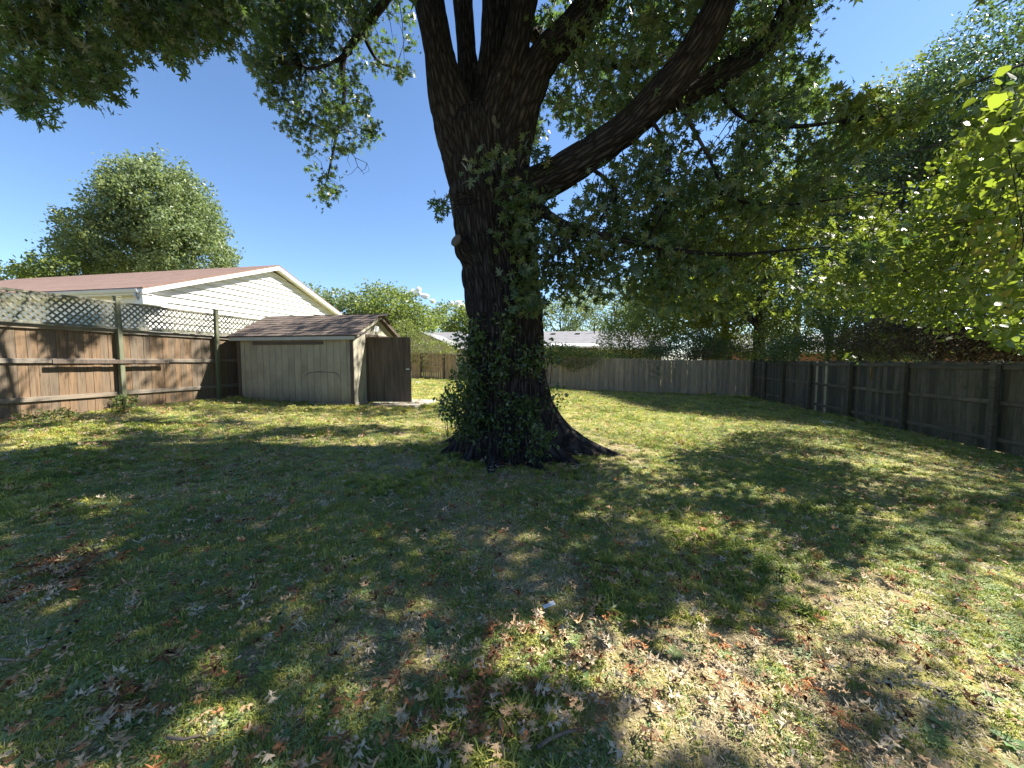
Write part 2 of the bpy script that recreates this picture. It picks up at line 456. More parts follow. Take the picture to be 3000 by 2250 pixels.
M_mid = leafmat('tree_leaf', [(0.0, (0.035, 0.065, 0.02)), (0.6, (0.075, 0.115, 0.035)), (1.0, (0.13, 0.16, 0.05))], (0.4, 0.5, 0.06), 0.4)
M_yel = leafmat('yellowing_leaf', [(0.0, (0.045, 0.07, 0.02)), (0.6, (0.085, 0.115, 0.03)), (1.0, (0.15, 0.16, 0.05))], (0.38, 0.46, 0.06), 0.38)
M_plum = leafmat('plum_leaf', [(0.0, (0.016, 0.014, 0.011)), (0.6, (0.034, 0.024, 0.018)), (1.0, (0.075, 0.055, 0.025))], (0.20, 0.09, 0.03), 0.22)
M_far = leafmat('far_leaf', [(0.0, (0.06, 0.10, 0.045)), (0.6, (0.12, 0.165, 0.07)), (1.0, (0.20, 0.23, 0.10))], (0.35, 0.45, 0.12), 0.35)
M_ivy = leafmat('ivy_leaf', [(0.0, (0.010, 0.022, 0.008)), (0.6, (0.022, 0.045, 0.012)), (1.0, (0.055, 0.10, 0.02))], (0.3, 0.5, 0.05), 0.35, 0.3, 0.6)

# ------------------------------------------------------------------ ground
def ground_mat():
    m, nt, b = new_mat('lawn_soil')
    geo = N(nt, 'ShaderNodeNewGeometry')
    p = geo.outputs['Position']
    n1 = noise(nt, p, 0.9, 5, 0.6); n2 = noise(nt, p, 7.0, 6, 0.7); n3 = noise(nt, p, 60.0, 4, 0.7)
    soil = ramp(nt, n3, [(0.3, (0.10, 0.078, 0.05)), (0.5, (0.22, 0.175, 0.11)), (0.72, (0.40, 0.335, 0.22))])
    grass = ramp(nt, n3, [(0.3, (0.13, 0.14, 0.05)), (0.55, (0.32, 0.31, 0.08)), (0.75, (0.52, 0.46, 0.16))])
    f = ramp(nt, math_(nt, 'ADD', math_(nt, 'MULTIPLY', n1, 0.6), math_(nt, 'MULTIPLY', n2, 0.4)), [(0.42, (0, 0, 0)), (0.56, (1, 1, 1))])
    sx = N(nt, 'ShaderNodeSeparateXYZ'); nt.links.new(p, sx.inputs[0])
    far = N(nt, 'ShaderNodeMapRange'); far.inputs[1].default_value = 5; far.inputs[2].default_value = 12; nt.links.new(sx.outputs[1], far.inputs[0])
    ff = math_(nt, 'MAXIMUM', math_(nt, 'MULTIPLY', f, 0.75), math_(nt, 'MULTIPLY', far.outputs[0], 0.9))
    nt.links.new(mixc(nt, ff, soil, grass), b.inputs['Base Color'])
    b.inputs['Roughness'].default_value = 1.0; b.inputs['Specular IOR Level'].default_value = 0.1
    bump(nt, b, n3, 0.9, 0.02)
    return m
def axis_pts(a, b, n, far):
    core = np.linspace(a, b, n)
    st = core[1] - core[0]; outs = []; d = st
    x = b
    while x < far: d *= 1.35; x += d; outs.append(x)
    outl = []; d = st; x = a
    while x > -far: d *= 1.35; x -= d; outl.append(x)
    return np.array(outl[::-1] + list(core) + outs)
gx = axis_pts(-14, 13, 180, 900); gy = axis_pts(-3, 25, 190, 900)
GX, GY = np.meshgrid(gx, gy, indexing='ij')
gv = np.stack([GX.ravel(), GY.ravel(), ground(GX.ravel(), GY.ravel())], -1)
ny = len(gy); ii, jj = np.meshgrid(np.arange(len(gx) - 1), np.arange(ny - 1), indexing='ij')
a = (ii * ny + jj).ravel()
g = put('ground', np_mesh('ground', gv, np.stack([a, a + ny, a + ny + 1, a + 1], -1), True), mat=ground_mat())
g['kind'] = 'structure'

# ------------------------------------------------------------------ fences
def fence_box(w, t, h, bevel=0.004):
    return MB().box(-w / 2, w / 2, -t / 2, t / 2, 0, h).mesh('board', bevel)
ROT = -math.radians(10.8)      # local +y runs along v
# left fence: boards on the far side, lattice on top
UL = -10.2
def board_y(w, t, h, ear=0.0):
    """board standing in the y-z plane (length h, width w along y)"""
    pts = [(-w / 2, 0), (w / 2, 0), (w / 2, h - ear), (w / 2 - ear, h), (-w / 2 + ear, h), (-w / 2, h - ear)] if ear else [(-w / 2, 0), (w / 2, 0), (w / 2, h), (-w / 2, h)]
    return MB().prism(pts, 'x', -t / 2, t / 2).mesh('board', 0.003)
lf = thing('wooden_fence', 'brown board fence topped with diamond lattice in front of the white house', 'fence', W(UL, 0, 0), ROT)
LW = (0.134, 0.138, 0.142, 0.130)
lboards = [board_y(w, 0.018, 1.75) for w in LW]
for me in lboards: me.materials.append(M_lwood)
v = 3.3; i = 0
while v < 12.2:
    me = lboards[(i * 7) % 4]; v += LW[(i * 7) % 4] / 2
    zg = gz(*W(UL, v)[:2])
    o = put('fence_board', me, lf, loc=(-0.02 + random.uniform(-.004, .004), v, 0.425 + random.uniform(-.012, .012)), rot=(random.uniform(-.0008, .0008), 0, random.uniform(-.015, .015)))
    v += LW[(i * 7) % 4] / 2 + random.uniform(.001, .0035); i += 1
posts_l = [4.45, 6.78, 9.05, 11.4]
pm = MB().box(-.045, .045, -.045, .045, 0, 2.5).mesh('post', 0.006)
cap = MB().box(-.055, .055, -.055, .055, 2.5, 2.525).mesh('post_cap', 0.004)
for k, pv in enumerate(posts_l):
    o = put('post', pm, lf, M_lpost, (0.075, pv, 0.38), (0, random.uniform(-.01, .01), 0))
    put('post_cap', cap, o, M_lpost)
def rail(parent, y0, y1, x, z0, z1, th=0.038, ht=0.088, mat=None, name='rail', tilt=0.0, cname=None):
    me = MB().box(-th / 2, th / 2, 0, y1 - y0, -ht / 2, ht / 2).mesh('rail', 0.004)
    return put(name, me, parent, mat, (x, y0, z0), (math.atan2(z1 - z0, y1 - y0), 0, 0))
for s in range(4):
    y0 = ([2.2] + posts_l)[s] + .045; y1 = ([2.2] + posts_l)[s + 1] - .045
    rail(lf, y0, y1, 0.012, 2.135, 2.135, mat=M_lrail)            # top rail under the lattice
    rail(lf, y0, y1, 0.012, 1.49, 1.485, mat=M_lrail)
    rail(lf, y0, y1, 0.012, 0.77, 0.755, mat=M_lrail)
    # lattice frame + laths
    zt, zb = 2.765, 2.205
    rail(lf, y0, y1, 0.07, zt, zt, 0.04, 0.045, mat=M_latt, name='lattice_rail')
    rail(lf, y0, y1, 0.07, zb, zb, 0.04, 0.05, mat=M_latt, name='lattice_rail')
    if s >= 1 or True:
        L = y1 - y0; H = zt - zb - 0.045; pitch = 0.125; zc0 = zb + .024
        for d, xo in ((1, 0.064), (-1, 0.077)):
            c = -H + 0.03
            while c < L:
                # line y = c + t, z = t (d=1) or mirrored, clipped to the panel
                t0 = max(0, -c); t1 = min(H, L - c)
                if t1 - t0 > 0.05:
                    hw = 0.0165 * 1.414
                    ya, yb = y0 + c + t0, y0 + c + t1
                    za, zb2 = zc0 + t0, zc0 + t1
                    if d == -1: za, zb2 = zc0 + H - t0, zc0 + H - t1
                    pts = [(ya - hw + hw, za), (yb, zb2), (yb, zb2)]
                    lm = MB().prism([(-hw, 0), (hw, 0), (hw + (yb - ya), (zb2 - za)), (-hw + (yb - ya), (zb2 - za))], 'x', -0.004, 0.004).mesh('lath')
                    put('lath', lm, lf, M_latt, (xo, ya, za))
                c += pitch
# the extra board nailed over the middle rail
rail(lf, 5.62, 7.72, 0.13, 1.475, 1.46, 0.03, 0.085, mat=M_trim, name='patch_board')

# right fence: yard side shows posts and rails, boards behind
def right_u(v): return 8.05 + 0.012 * (v - 9.27)
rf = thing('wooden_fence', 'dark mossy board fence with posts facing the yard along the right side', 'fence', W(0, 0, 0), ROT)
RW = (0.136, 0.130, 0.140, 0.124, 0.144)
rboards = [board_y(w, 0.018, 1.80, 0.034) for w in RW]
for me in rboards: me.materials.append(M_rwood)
newb = board_y(0.13, 0.018, 1.80, 0.0); newb.materials.append(M_rnew)
v = 4.0; i = 0
posts_r = [4.55, 6.95, 9.27, 11.52, 13.65, 15.9, 17.85, 19.6, 20.9]
VB = 21.05
while v < VB - 0.1:
    me = rboards[(i * 3 + i // 5) % 5]
    new = abs(v - 15.55) < 0.07 or abs(v - 15.0) < 0.07
    gap = abs(v - 12.9) < 0.06
    u = right_u(v)
    sc = 1.0
    o = put('fence_board', newb if new else me, rf, loc=(u + 0.04 + random.uniform(0, .003), v, -0.325 + random.uniform(-.03, .02)), rot=(random.uniform(-.0015, .0015), 0, random.uniform(-.03, .03)))
    if gap:
        o.location.z -= 0.55
    v += RW[(i * 3 + i // 5) % 5] / 2 + (.006 if random.random() < .06 else .0012); i += 1; v += RW[(i * 3 + i // 5) % 5] / 2
rpm = MB().box(-.045, .045, -.05, .05, 0, 1.80).mesh('post', 0.008)
for k, pv in enumerate(posts_r):
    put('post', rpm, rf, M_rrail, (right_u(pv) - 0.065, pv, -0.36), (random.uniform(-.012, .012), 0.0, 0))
for k in range(len(posts_r) - 1):
    y0, y1 = posts_r[k] + .03, posts_r[k + 1] - .03
    for z in (1.36, 0.655, -0.075):
        a = z + random.uniform(-.02, .02); b = z + random.uniform(-.02, .02)
        me = MB().box(-.019, .019, 0, y1 - y0, -.044, .044).mesh('rail', 0.005)
        put('rail', me, rf, M_rrail, (right_u(y0) + 0.008, y0, a), (math.atan2(b - a, y1 - y0), 0, -math.atan2(0.012, 1)))

# back fence, across the yard
C0 = Vector((12.0, 19.13)); D0 = Vector((-0.971, 0.24)).normalized()
bang = math.atan2(D0.y, D0.x)
bf = thing('wooden_fence', 'weathered grey board fence across the back of the yard with vines over it', 'fence', (C0.x, C0.y, 0), bang)
def back_z(s): return float(np.interp(s, [0, 4, 10, 14, 18.2, 22], [-0.35, -0.25, -0.13, 0.06, 0.28, 0.34]))
def back_top(s): return float(np.interp(s, [0, 4.9, 5.0, 10, 14, 18.2, 22], [1.49, 1.52, 1.56, 1.67, 1.83, 1.95, 1.98]))
bb = []
for w in (0.128, 0.134, 0.122, 0.136):
    bb.append(MB().box(-w / 2, w / 2, -.009, .009, 0, 1.75).mesh('board', 0.003))
for me in bb: me.materials.append(M_bwood)
bw = []
for w in (0.128, 0.134):
    bw.append(MB().box(-w / 2, w / 2, -.009, .009, 0, 1.62).mesh('board', 0.003))
for me in bw: me.materials.append(M_bwarm)
s = 0.08; i = 0
while s < 19.6:
    warm = s > 15.8
    panel = 16.6 < s < 18.0
    me = (bw if warm else bb)[(i * 5) % (2 if warm else 4)]
    h = 1.62 if warm else 1.75
    zt = back_top(s) + 0.018 * (vnoise(s / 2.4, 0, 5) - .5) + random.uniform(-.012, .012)
    o = put('fence_board', me, bf, loc=(s, (-0.03 if panel else 0.03 + (.02 if i % 2 else 0)) + random.uniform(0, .001), zt - h), rot=(0, random.uniform(-.006, .006), random.uniform(-.03, .03)))
    s += 0.1265 + random.uniform(-.002, .002) + (0.016 if panel else 0); i += 1
for s in (0.02, 2.4, 4.8, 7.2, 9.6, 12.0, 14.4, 16.55, 18.05):
    z0 = back_z(s) - .1
    pmm = MB().box(-.045, .045, -.045, .045, 0, back_top(s) - z0 - 0.02).mesh('post', 0.005)
    put('post', pmm, bf, M_trim if s > 15 else M_bwood, (s, -0.085, z0) if not 16 < s < 18.2 else (s, 0.06, z0))
for s0, s1, side in ((0.07, 16.5, -0.04), (16.6, 18.0, 0.02)):
    for dz in (0.22, 0.9, 1.5):
        za, zb = back_z(s0) + dz, back_z(s1) + dz
        me = MB().box(0, s1 - s0, -.019, .019, -.044, .044).mesh('rail', 0.004)
        put('rail', me, bf, M_bwarm, (s0, side, za), (0, -math.atan2(zb - za, s1 - s0), 0))

# ------------------------------------------------------------------ shed
SV, SU0, SU1 = 9.38, -9.76, -6.12     # front wall line, left end, right end (yard frame)
SL = SU1 - SU0; SD = 2.44
ZB = 0.33; ZW = 2.12; ZR = 2.83
sh = thing('garden_shed', 'small beige wooden shed with brown shingled gable roof and its plywood door standing open', 'shed', W(SU0, SV, 0), ROT)
# local frame: x from 0 (left end) to SL, y from 0 (front wall) to SD
npl = 18; pw = SL / npl
plm = MB().box(0.004, pw - 0.004, 0, 0.014, 0, ZW - ZB).mesh('siding_plank', 0.003)
plm.materials.append(M_side)
body = MB()
body.box(0.03, SL - 0.03, 0.016, 0.05, ZB - 0.03, ZW)
body.box(0.03, SL - 0.03, SD - 0.05, SD, ZB - 0.03, ZW)
body.prism([(0.05, ZB), (SD - .05, ZB), (SD - .05, ZW), (SD / 2, ZR - .12), (0.05, ZW)], 'x', 0.0, 0.03)
dy0, dy1, dz1 = 0.66, 1.86, 2.17
xr = SL
body.prism([(0.05, ZB), (dy0, ZB), (dy0, ZW + .2), (0.05, ZW)], 'x', xr - .05, xr - .016)
body.prism([(dy1, ZB), (SD - .05, ZB), (SD - .05, ZW), (dy1, ZW + .2)], 'x', xr - .05, xr - .016)
body.prism([(dy0, dz1), (dy1, dz1), (dy1, ZW + .22), (SD / 2, ZR - .12), (dy0, ZW + .22)], 'x', xr - .05, xr - .016)
put('wall', body.mesh('wall'), sh, M_shed)
put('floor', MB().box(0.02, SL - .02, .05, SD - .05, ZB - .04, ZB).mesh('floor'), sh, M_ply)
for k in range(npl):
    put('siding_plank', plm, sh, loc=(k * pw, random.uniform(-.002, .002), ZB))
ngp = 12; gw = SD / ngp
def roofz(y): return ZW + 0.02 + (ZR - .1 - ZW) * (1 - abs(y - SD / 2) / (SD / 2))
for k in range(ngp):
    y0, y1 = k * gw + .004, (k + 1) * gw - .004
    lo = ZB
    if y1 > dy0 and y0 < dy1: lo = dz1 + .01
    if y0 < dy0 < y1 or y0 < dy1 < y1:
        lo = dz1 + 0.01
    pts = [(y0, lo), (y1, lo), (y1, roofz(y1)), (y0, roofz(y0))]
    if y0 < SD / 2 < y1: pts = [(y0, lo), (y1, lo), (y1, roofz(y1)), (SD / 2, roofz(SD / 2)), (y0, roofz(y0))]
    put('siding_plank', MB().prism(pts, 'x', xr - .014, xr).mesh('siding_plank', .002), sh, M_shed)
# trims
put('corner_trim', MB().box(-.03, .075, -.022, -.002, ZB - .06, ZW - .01).mesh('trim', .003), sh, M_trim)
put('corner_trim', MB().box(SL - .10, SL + .0, -.022, -.002, ZB - .06, ZW - .01).mesh('trim', .003), sh, M_trim)
put('skid', MB().box(0, SL, .0, .09, .17, ZB - .03).mesh('skid', .006), sh, M_trimx)
put('skid', MB().box(0, SL, SD - .09, SD, .17, ZB - .03).mesh('skid', .006), sh, M_trimx)
put('base_trim', MB().box(SL - .0, SL + .02, 0.0, dy0 - .04, .17, ZB + .02).mesh('trim', .004), sh, M_shed)
put('wall_board', MB().box(.52, 2.74, -.045, -.004, 1.93, 2.01).mesh('wall_board', .004), sh, M_trimx)
put('fascia', MB().box(-.15, SL + .15, -.16, -.14, 2.045, 2.155).mesh('fascia', .003), sh, M_fascia)
put('soffit', MB().box(-.15, SL + .15, -.14, -.02, 2.06, 2.075).mesh('soffit'), sh, M_fascia)
put('door_frame', MB().box(SL + .001, SL + .03, dy0 - .07, dy0, ZB - .05, dz1 + .07).mesh('door_frame', .003), sh, M_trim)
put('door_frame', MB().box(SL + .001, SL + .03, dy1, dy1 + .07, ZB - .05, dz1 + .07).mesh('door_frame', .003), sh, M_trim)
put('door_frame', MB().box(SL + .001, SL + .028, dy0, dy1, dz1 + .0, dz1 + .07).mesh('door_frame', .003), sh, M_trim)
# open door
door = put('door', MB().box(0, 1.24, -.02, .02, 0, 1.84).mesh('door', .004), sh, M_ply, (SL + .035, dy0 - .03, .31), (0, 0, math.radians(8.5)))
put('door_edge_strip', MB().box(0.0, .04, -.032, -.021, 0.0, 1.84).mesh('door_edge_strip', .002), door, M_trim)
for hz in (.25, 1.5):
    put('hinge', MB().box(-.02, .10, .0215, .027, hz, hz + .05).mesh('hinge', .001), door, M_metal)
put('latch', MB().box(1.10, 1.20, -.034, -.021, .92, .95).mesh('latch', .002), door, M_metal)
put('vent', MB().box(SL + .001, SL + .012, 1.02, 1.30, 2.33, 2.50).mesh('vent', .003), sh, M_white)
vv = sh.children[-1]
for q in range(4):
    put('louvre', MB().box(SL + .012, SL + .02, 1.04, 1.28, 2.35 + q * .037, 2.362 + q * .037).mesh('louvre'), vv, M_white)
# roof
sl = math.atan2(ZR - 2.14, SD / 2 + .15)
roof = MB()
for sgn in (0, 1):
    ya, yb = (-.17, SD / 2) if not sgn else (SD + .17, SD / 2)
    roof.prism([(ya, 2.135), (ya, 2.155), (yb, ZR), (yb, ZR - .025)], 'x', -.16, SL + .16)
rfo = put('roof', roof.mesh('roof'), sh, M_trim)
put('rake_board', MB().prism([(-.17, 2.06), (-.17, 2.13), (SD / 2, ZR - .03), (SD / 2, ZR - .11)], 'x', SL + .135, SL + .155).mesh('rake', .002), sh, M_shed)
put('rake_board', MB().prism([(SD + .17, 2.06), (SD + .17, 2.13), (SD / 2 + .002, ZR - .03), (SD / 2 + .002, ZR - .11)], 'x', SL + .135, SL + .155).mesh('rake', .002), sh, M_trim)
ncr = 9; slen = math.hypot(SD / 2 + .19, ZR - 2.155); ex = slen / ncr
shv = []
for k in range(5):
    w = (.31, .29, .33, .30, .32)[k]
    me = MB().box(.003, w - .003, 0, ex * 1.25, 0, .008 + .003 * (k % 3)).mesh('shingle', .0015)
    me.materials.append(M_shing); shv.append((w, me))
for side in (0, 1):
    for r in range(ncr):
        x = -.18 + (0.0 if r % 2 else .0)
        first = True
        while x < SL + .16:
            w, me = random.choice(shv)
            if side == 1: w, me = shv[0]
            d = r * ex
            if side == 0:
                loc = (x, -.19 + d * math.cos(sl), 2.158 + d * math.sin(sl) + .002)
                put('shingle', me, rfo, loc=loc, rot=(sl - .055, 0, 0))
            elif r > 5:
                loc = (x + w, SD + .19 - d * math.cos(sl), 2.158 + d * math.sin(sl) + .002)
                put('shingle', me, rfo, loc=loc, rot=(sl - .055, 0, math.pi))
            x += w
capm = MB().prism([(-.12, -.055), (0, .012), (.12, -.055), (.12, -.065), (0, .0), (-.12, -.065)], 'x', 0, .26).mesh('ridge_shingle')
x = -.17
while x < SL + .0:
    put('ridge_shingle', capm, rfo, M_shing, (x, SD / 2, ZR + .012), (0, random.uniform(-.01, .01), 0)); x += .27
# scuff on the wall
sc_pts = [(2.13, 1.07), (2.22, 1.12), (2.34, 1.16), (2.6, 1.175), (2.85, 1.17), (3.0, 1.165), (3.12, 1.13), (3.19, 1.06), (3.25, .98)]
th = [.006, .016, .014, .022, .012, .016, .024, .012, .02]
mb = MB()
top = [(x, z + t) for (x, z), t in zip(sc_pts, th)]; bot = [(x, z - t * .6) for (x, z), t in zip(sc_pts, th)]
for k in range(len(top) - 1):
    n = len(mb.v)
    mb.v += [(bot[k][0], -.003, bot[k][1]), (bot[k + 1][0], -.003, bot[k + 1][1]), (top[k + 1][0], -.003, top[k + 1][1]), (top[k][0], -.003, top[k][1])]
    mb.f.append((n, n + 1, n + 2, n + 3))
put('scuff_mark', mb.mesh('scuff'), sh, paint('scuff', (0.07, 0.068, 0.06), .8, (0.2, 0.18, 0.14), .9, 9))
# concrete pad + little ramp in front of the door
def concrete():
    m, nt, b = new_mat('concrete')
    v, _ = obj_vec(nt, (1, 1, 1), False)
    nt.links.new(ramp(nt, noise(nt, v, 9, 6, .7), [(0.35, (.2, .18, .15)), (.6, (.38, .35, .3)), (.8, (.5, .47, .42))]), b.inputs['Base Color'])
    b.inputs['Roughness'].default_value = .9
    bump(nt, b, noise(nt, v, 60, 4), .4, .004)
    return m
M_conc = concrete()
pw_ = W(SU1 + .03, SV + .5); 
pad = thing('concrete_pad', 'low pale concrete slab on the grass below the open shed door', 'slab', W(SU1 + .08, SV + .35, gz(*W(SU1 + .8, SV + .9)[:2])), ROT)
for a_ in range(3):
    for b_ in range(2):
        put('paving_slab', MB().box(a_ * .5 + .005, a_ * .5 + .495, b_ * .8 + .005, b_ * .8 + .795, -.08, .045 + random.uniform(-.01, .01)).mesh('slab', .012), pad, M_conc)

# ------------------------------------------------------------------ neighbour's white house
HU = -12.7; HV = 14.0; HS = 4.75
hs = thing('white_house', 'white clapboard gabled house with reddish brown roof behind the lattice fence', 'house', W(HU, HV, 0), ROT)
# local: x = u - HU (house runs to -x), y = v - HV
ZE, ZA = 3.56, 5.36
slope = (ZA - ZE) / (HS + .25)
core = MB()
core.prism([(-HS, 0), (HS, 0), (HS, ZE + .08), (0, ZA - .22), (-HS, ZE + .08)], 'x', -14, -.03)
put('wall', core.mesh('wall'), hs, M_white)
ex_ = 0.205
z = 0.4; 
while z < ZA - .3:
    # clapboard course: lower edge proud
    def half(zz): return min(HS, (ZA - .2 - zz) / slope)
    h0, h1 = half(z), half(z + ex_)
    if h1 < 0.1: h1 = 0.1
    pf = MB()
    n = 0
    pf.v = [(-.03, -h0, z), (-.03, h0, z), (-.03, h1, z + ex_ - .004), (-.03, -h1, z + ex_ - .004), (.036, -h0, z + .008), (.036, h0, z + .008), (-.012, h1, z + ex_ - .004), (-.012, -h1, z + ex_ - .004)]
    pf.f = list(BOXF)
    put('siding_board', pf.mesh('siding_board'), hs, M_white)
    z += ex_
z = 2.0
while z < ZE - .1:
    pf = MB()
    pf.v = [(-13.9, -HS - .030, z), (0, -HS - .030, z), (0, -HS - .012, z + ex_), (-13.9, -HS - .012, z + ex_), (-13.9, -HS, z), (0, -HS, z), (0, -HS, z + ex_), (-13.9, -HS, z + ex_)]
    pf.f = [(0, 1, 2, 3), (4, 7, 6, 5), (0, 4, 5, 1), (2, 6, 7, 3), (0, 3, 7, 4), (1, 5, 6, 2)]
    put('siding_board', pf.mesh('siding_board'), hs, M_white)
    z += ex_
put('corner_trim', MB().box(-.06, .03, -HS - .045, -HS + .06, .2, ZE - .02).mesh('corner_trim', .004), hs, M_white)
OH = .32; RX = .30; zed = ZE - slope * (OH - .25)
rm = MB()
for sg in (-1, 1):
    yo = sg * (HS + OH)
    rm.prism([(yo, zed), (yo, zed + .03), (0, ZA + .03), (0, ZA)], 'x', -14.3, RX)
hro = put('roof', rm.mesh('roof'), hs, M_hroof)
# shingle courses as thin proud strips, each a row
nro = 26; L_ = math.hypot(HS + OH, ZA - zed); exr = L_ / nro; ang = math.atan2(ZA - zed, HS + OH)
crs = MB().box(-14.3, RX + .005, 0, exr * 1.15, 0, .012).mesh('shingle_course')
crs.materials.append(M_hroof)
for r in range(nro):
    put('shingle_course', crs, hro, loc=(0, -(HS + OH + .01) + r * exr * math.cos(ang), zed + .032 + r * exr * math.sin(ang)), rot=(ang - .02, 0, 0))
for sg in (-1, 1):
    a0 = sg * (HS + OH)
    put('rake_board', MB().prism([(a0, zed - .15), (a0, zed - .005), (sg * .0, ZA - .005), (0, ZA - .16)], 'x', RX - .05, RX - .012).mesh('rake_board', .003), hs, M_white)
    put('soffit', MB().prism([(a0, zed - .13), (a0, zed - .115), (0, ZA - .115), (0, ZA - .13)], 'x', -.02, RX - .05).mesh('soffit'), hs, M_white)
put('soffit', MB().box(-14, .28, -HS - OH + .02, -HS - .03, zed - .14, zed - .125).mesh('soffit'), hs, M_white)
put('fascia', MB().box(-14, .25, -HS - OH + .0, -HS - OH + .018, zed - .16, zed - .003).mesh('fascia', .002), hs, M_white)
gu = MB().prism([(-.10, .0), (-.105, -.02), (-.07, -.10), (-.002, -.10), (-.002, -.004), (-.01, -.004), (-.012, -.09), (-.066, -.09), (-.095, -.02), (-.09, 0)], 'x', -14.2, .20)
put('gutter', gu.mesh('gutter'), hs, M_gutter, (0, -HS - OH - .002, zed - .012))
put('eave_return', MB().box(.0, .25, -HS - OH + .02, -HS + .35, zed - .42, zed - .145).mesh('eave_return', .004), hs, M_white)
ds = MB().tube([(.10, -HS - OH - .05, zed - .10), (.10, -HS - OH - .05, zed - .2), (-.0, -HS - .11, zed - .52), (-.02, -HS - .09, zed - .62), (-.02, -HS - .09, .3)], .035, 8)
put('downspout', ds.mesh('downspout', smooth=True), hs, M_gutter)
wx = -3.1
wo = put('window', MB().box(wx, wx + 1.5, -HS - .06, -HS - .02, 2.0, 2.95).mesh('window', .004), hs, M_gutter)
put('pane', MB().box(wx + .06, wx + 1.44, -HS - .066, -HS - .061, 2.06, 2.89).mesh('pane'), wo, M_glass)

# ------------------------------------------------------------------ houses beyond the back fence
M_tan = paint('tan_siding', (.34, .29, .22), .8)
gh = thing('ranch_house', 'low house with long grey shingle roof beyond the back fence', 'house', (0, 36, 0), math.radians(-6))
put('wall', MB().box(-11, 13.5, 0, 8, -.5, 2.55).mesh('wall'), gh, M_tan)
grm = MB()
for sg in (0, 1):
    y_ = -.5 if not sg else 8.5
    grm.prism([(y_, 2.5), (y_, 2.62), (4, 4.42), (4, 4.3)], 'x', -11.5, 14)
gro = put('roof', grm.mesh('roof'), gh, M_groof)
crs2 = MB().box(-11.5, 14.0, 0, .24, 0, .012).mesh('shingle_course'); crs2.materials.append(M_groof)
ag = math.atan2(1.8, 4.5)
for r in range(23):
    put('shingle_course', crs2, gro, loc=(0, -.51 + r * .209 * math.cos(ag), 2.625 + r * .209 * math.sin(ag)), rot=(ag - .02, 0, 0))
for vx in (3.6, 6.0, -4.2):
    put('roof_vent', MB().box(vx, vx + .45, 3.0, 3.35, 4.0, 4.18).mesh('roof_vent', .01), gro, M_dark)
put('vent_pipe', MB().tube([(7.9, 3.5, 4.1), (7.9, 3.5, 5.15)], .06, 8).mesh('vent_pipe'), gro, M_dark)
put('fascia', MB().box(-11.5, 14, -.53, -.505, 2.44, 2.62).mesh('fascia'), gh, M_white)
wing = MB()
for sg in (-1, 1):
    wing.prism([(-7.4 + sg * 3.2, 2.45), (-7.4 + sg * 3.2, 2.57), (-7.4, 3.95), (-7.4, 3.83)], 'y', -4.2, 2.5)
put('wing_roof', wing.mesh('wing_roof'), gh, M_groof)
put('wing_wall', MB().prism([(-10.2, -.4), (-4.6, -.4), (-4.6, 2.55), (-7.4, 3.8), (-10.2, 2.55)], 'y', -3.9, 0.02).mesh('wing_wall'), gh, M_tan)
pc = thing('patio_cover', 'flat white patio cover on brown posts in front of the grey roofed house', 'patio cover', (0, 33.2, 0), math.radians(-6))
put('panel', MB().prism([(-.4, 2.62), (-.4, 2.68), (2.2, 3.0), (2.2, 2.94)], 'x', 2.4, 7.4).mesh('panel', .01), pc, M_metal)
put('beam', MB().box(2.5, 7.3, -.1, .05, 2.38, 2.58).mesh('beam', .01), pc, M_trimx)
for px_ in (2.7, 4.9, 7.0):
    put('post', MB().box(px_, px_ + .14, -.1, .04, -.2, 2.375).mesh('post', .01), pc, M_trim)
for k in range(12):
    put('rafter_tail', MB().box(2.55 + k * .42, 2.6 + k * .42, -.38, -.105, 2.5, 2.6).mesh('rafter'), pc, M_white)
def far_house(name, label, loc, rz, w, d, hw, hr, wallm, roofm):
    t = thing(name, label, 'house', loc, rz)
    put('wall', MB().box(-w / 2, w / 2, 0, d, -.6, hw).mesh('wall'), t, wallm)
    r_ = MB()
    for sg in (0, 1):
        y_ = -.5 if not sg else d + .5
        r_.prism([(y_, hw - .1), (y_, hw + .03), (d / 2, hr), (d / 2, hr - .13)], 'x', -w / 2 - .4, w / 2 + .4)
    put('roof', r_.mesh('roof'), t, roofm)
    put('fascia', MB().box(-w / 2 - .4, w / 2 + .4, -.53, -.505, hw - .12, hw + .03).mesh('fascia'), t, M_white)
    for k in (-.25, .2):
        wi = put('window', MB().box(k * w - .6, k * w + .6, -.05, -.004, .9, 2.0).mesh('window', .004), t, M_white)
        put('pane', MB().box(k * w - .52, k * w + .52, -.056, -.051, .97, 1.93).mesh('pane'), wi, M_glass)
far_house('brick_house', 'red brick house with pale roof glimpsed between the trunks beyond the corner', (22.5, 28, 0), math.radians(-8), 11, 8, 2.1, 3.6, M_brick, M_groof)
far_house('brick_house', 'red brick house half hidden by leaves above the right fence', (27.0, 22.0, 0), math.radians(-50), 9, 7, 2.2, 3.7, M_brick, M_hroof)

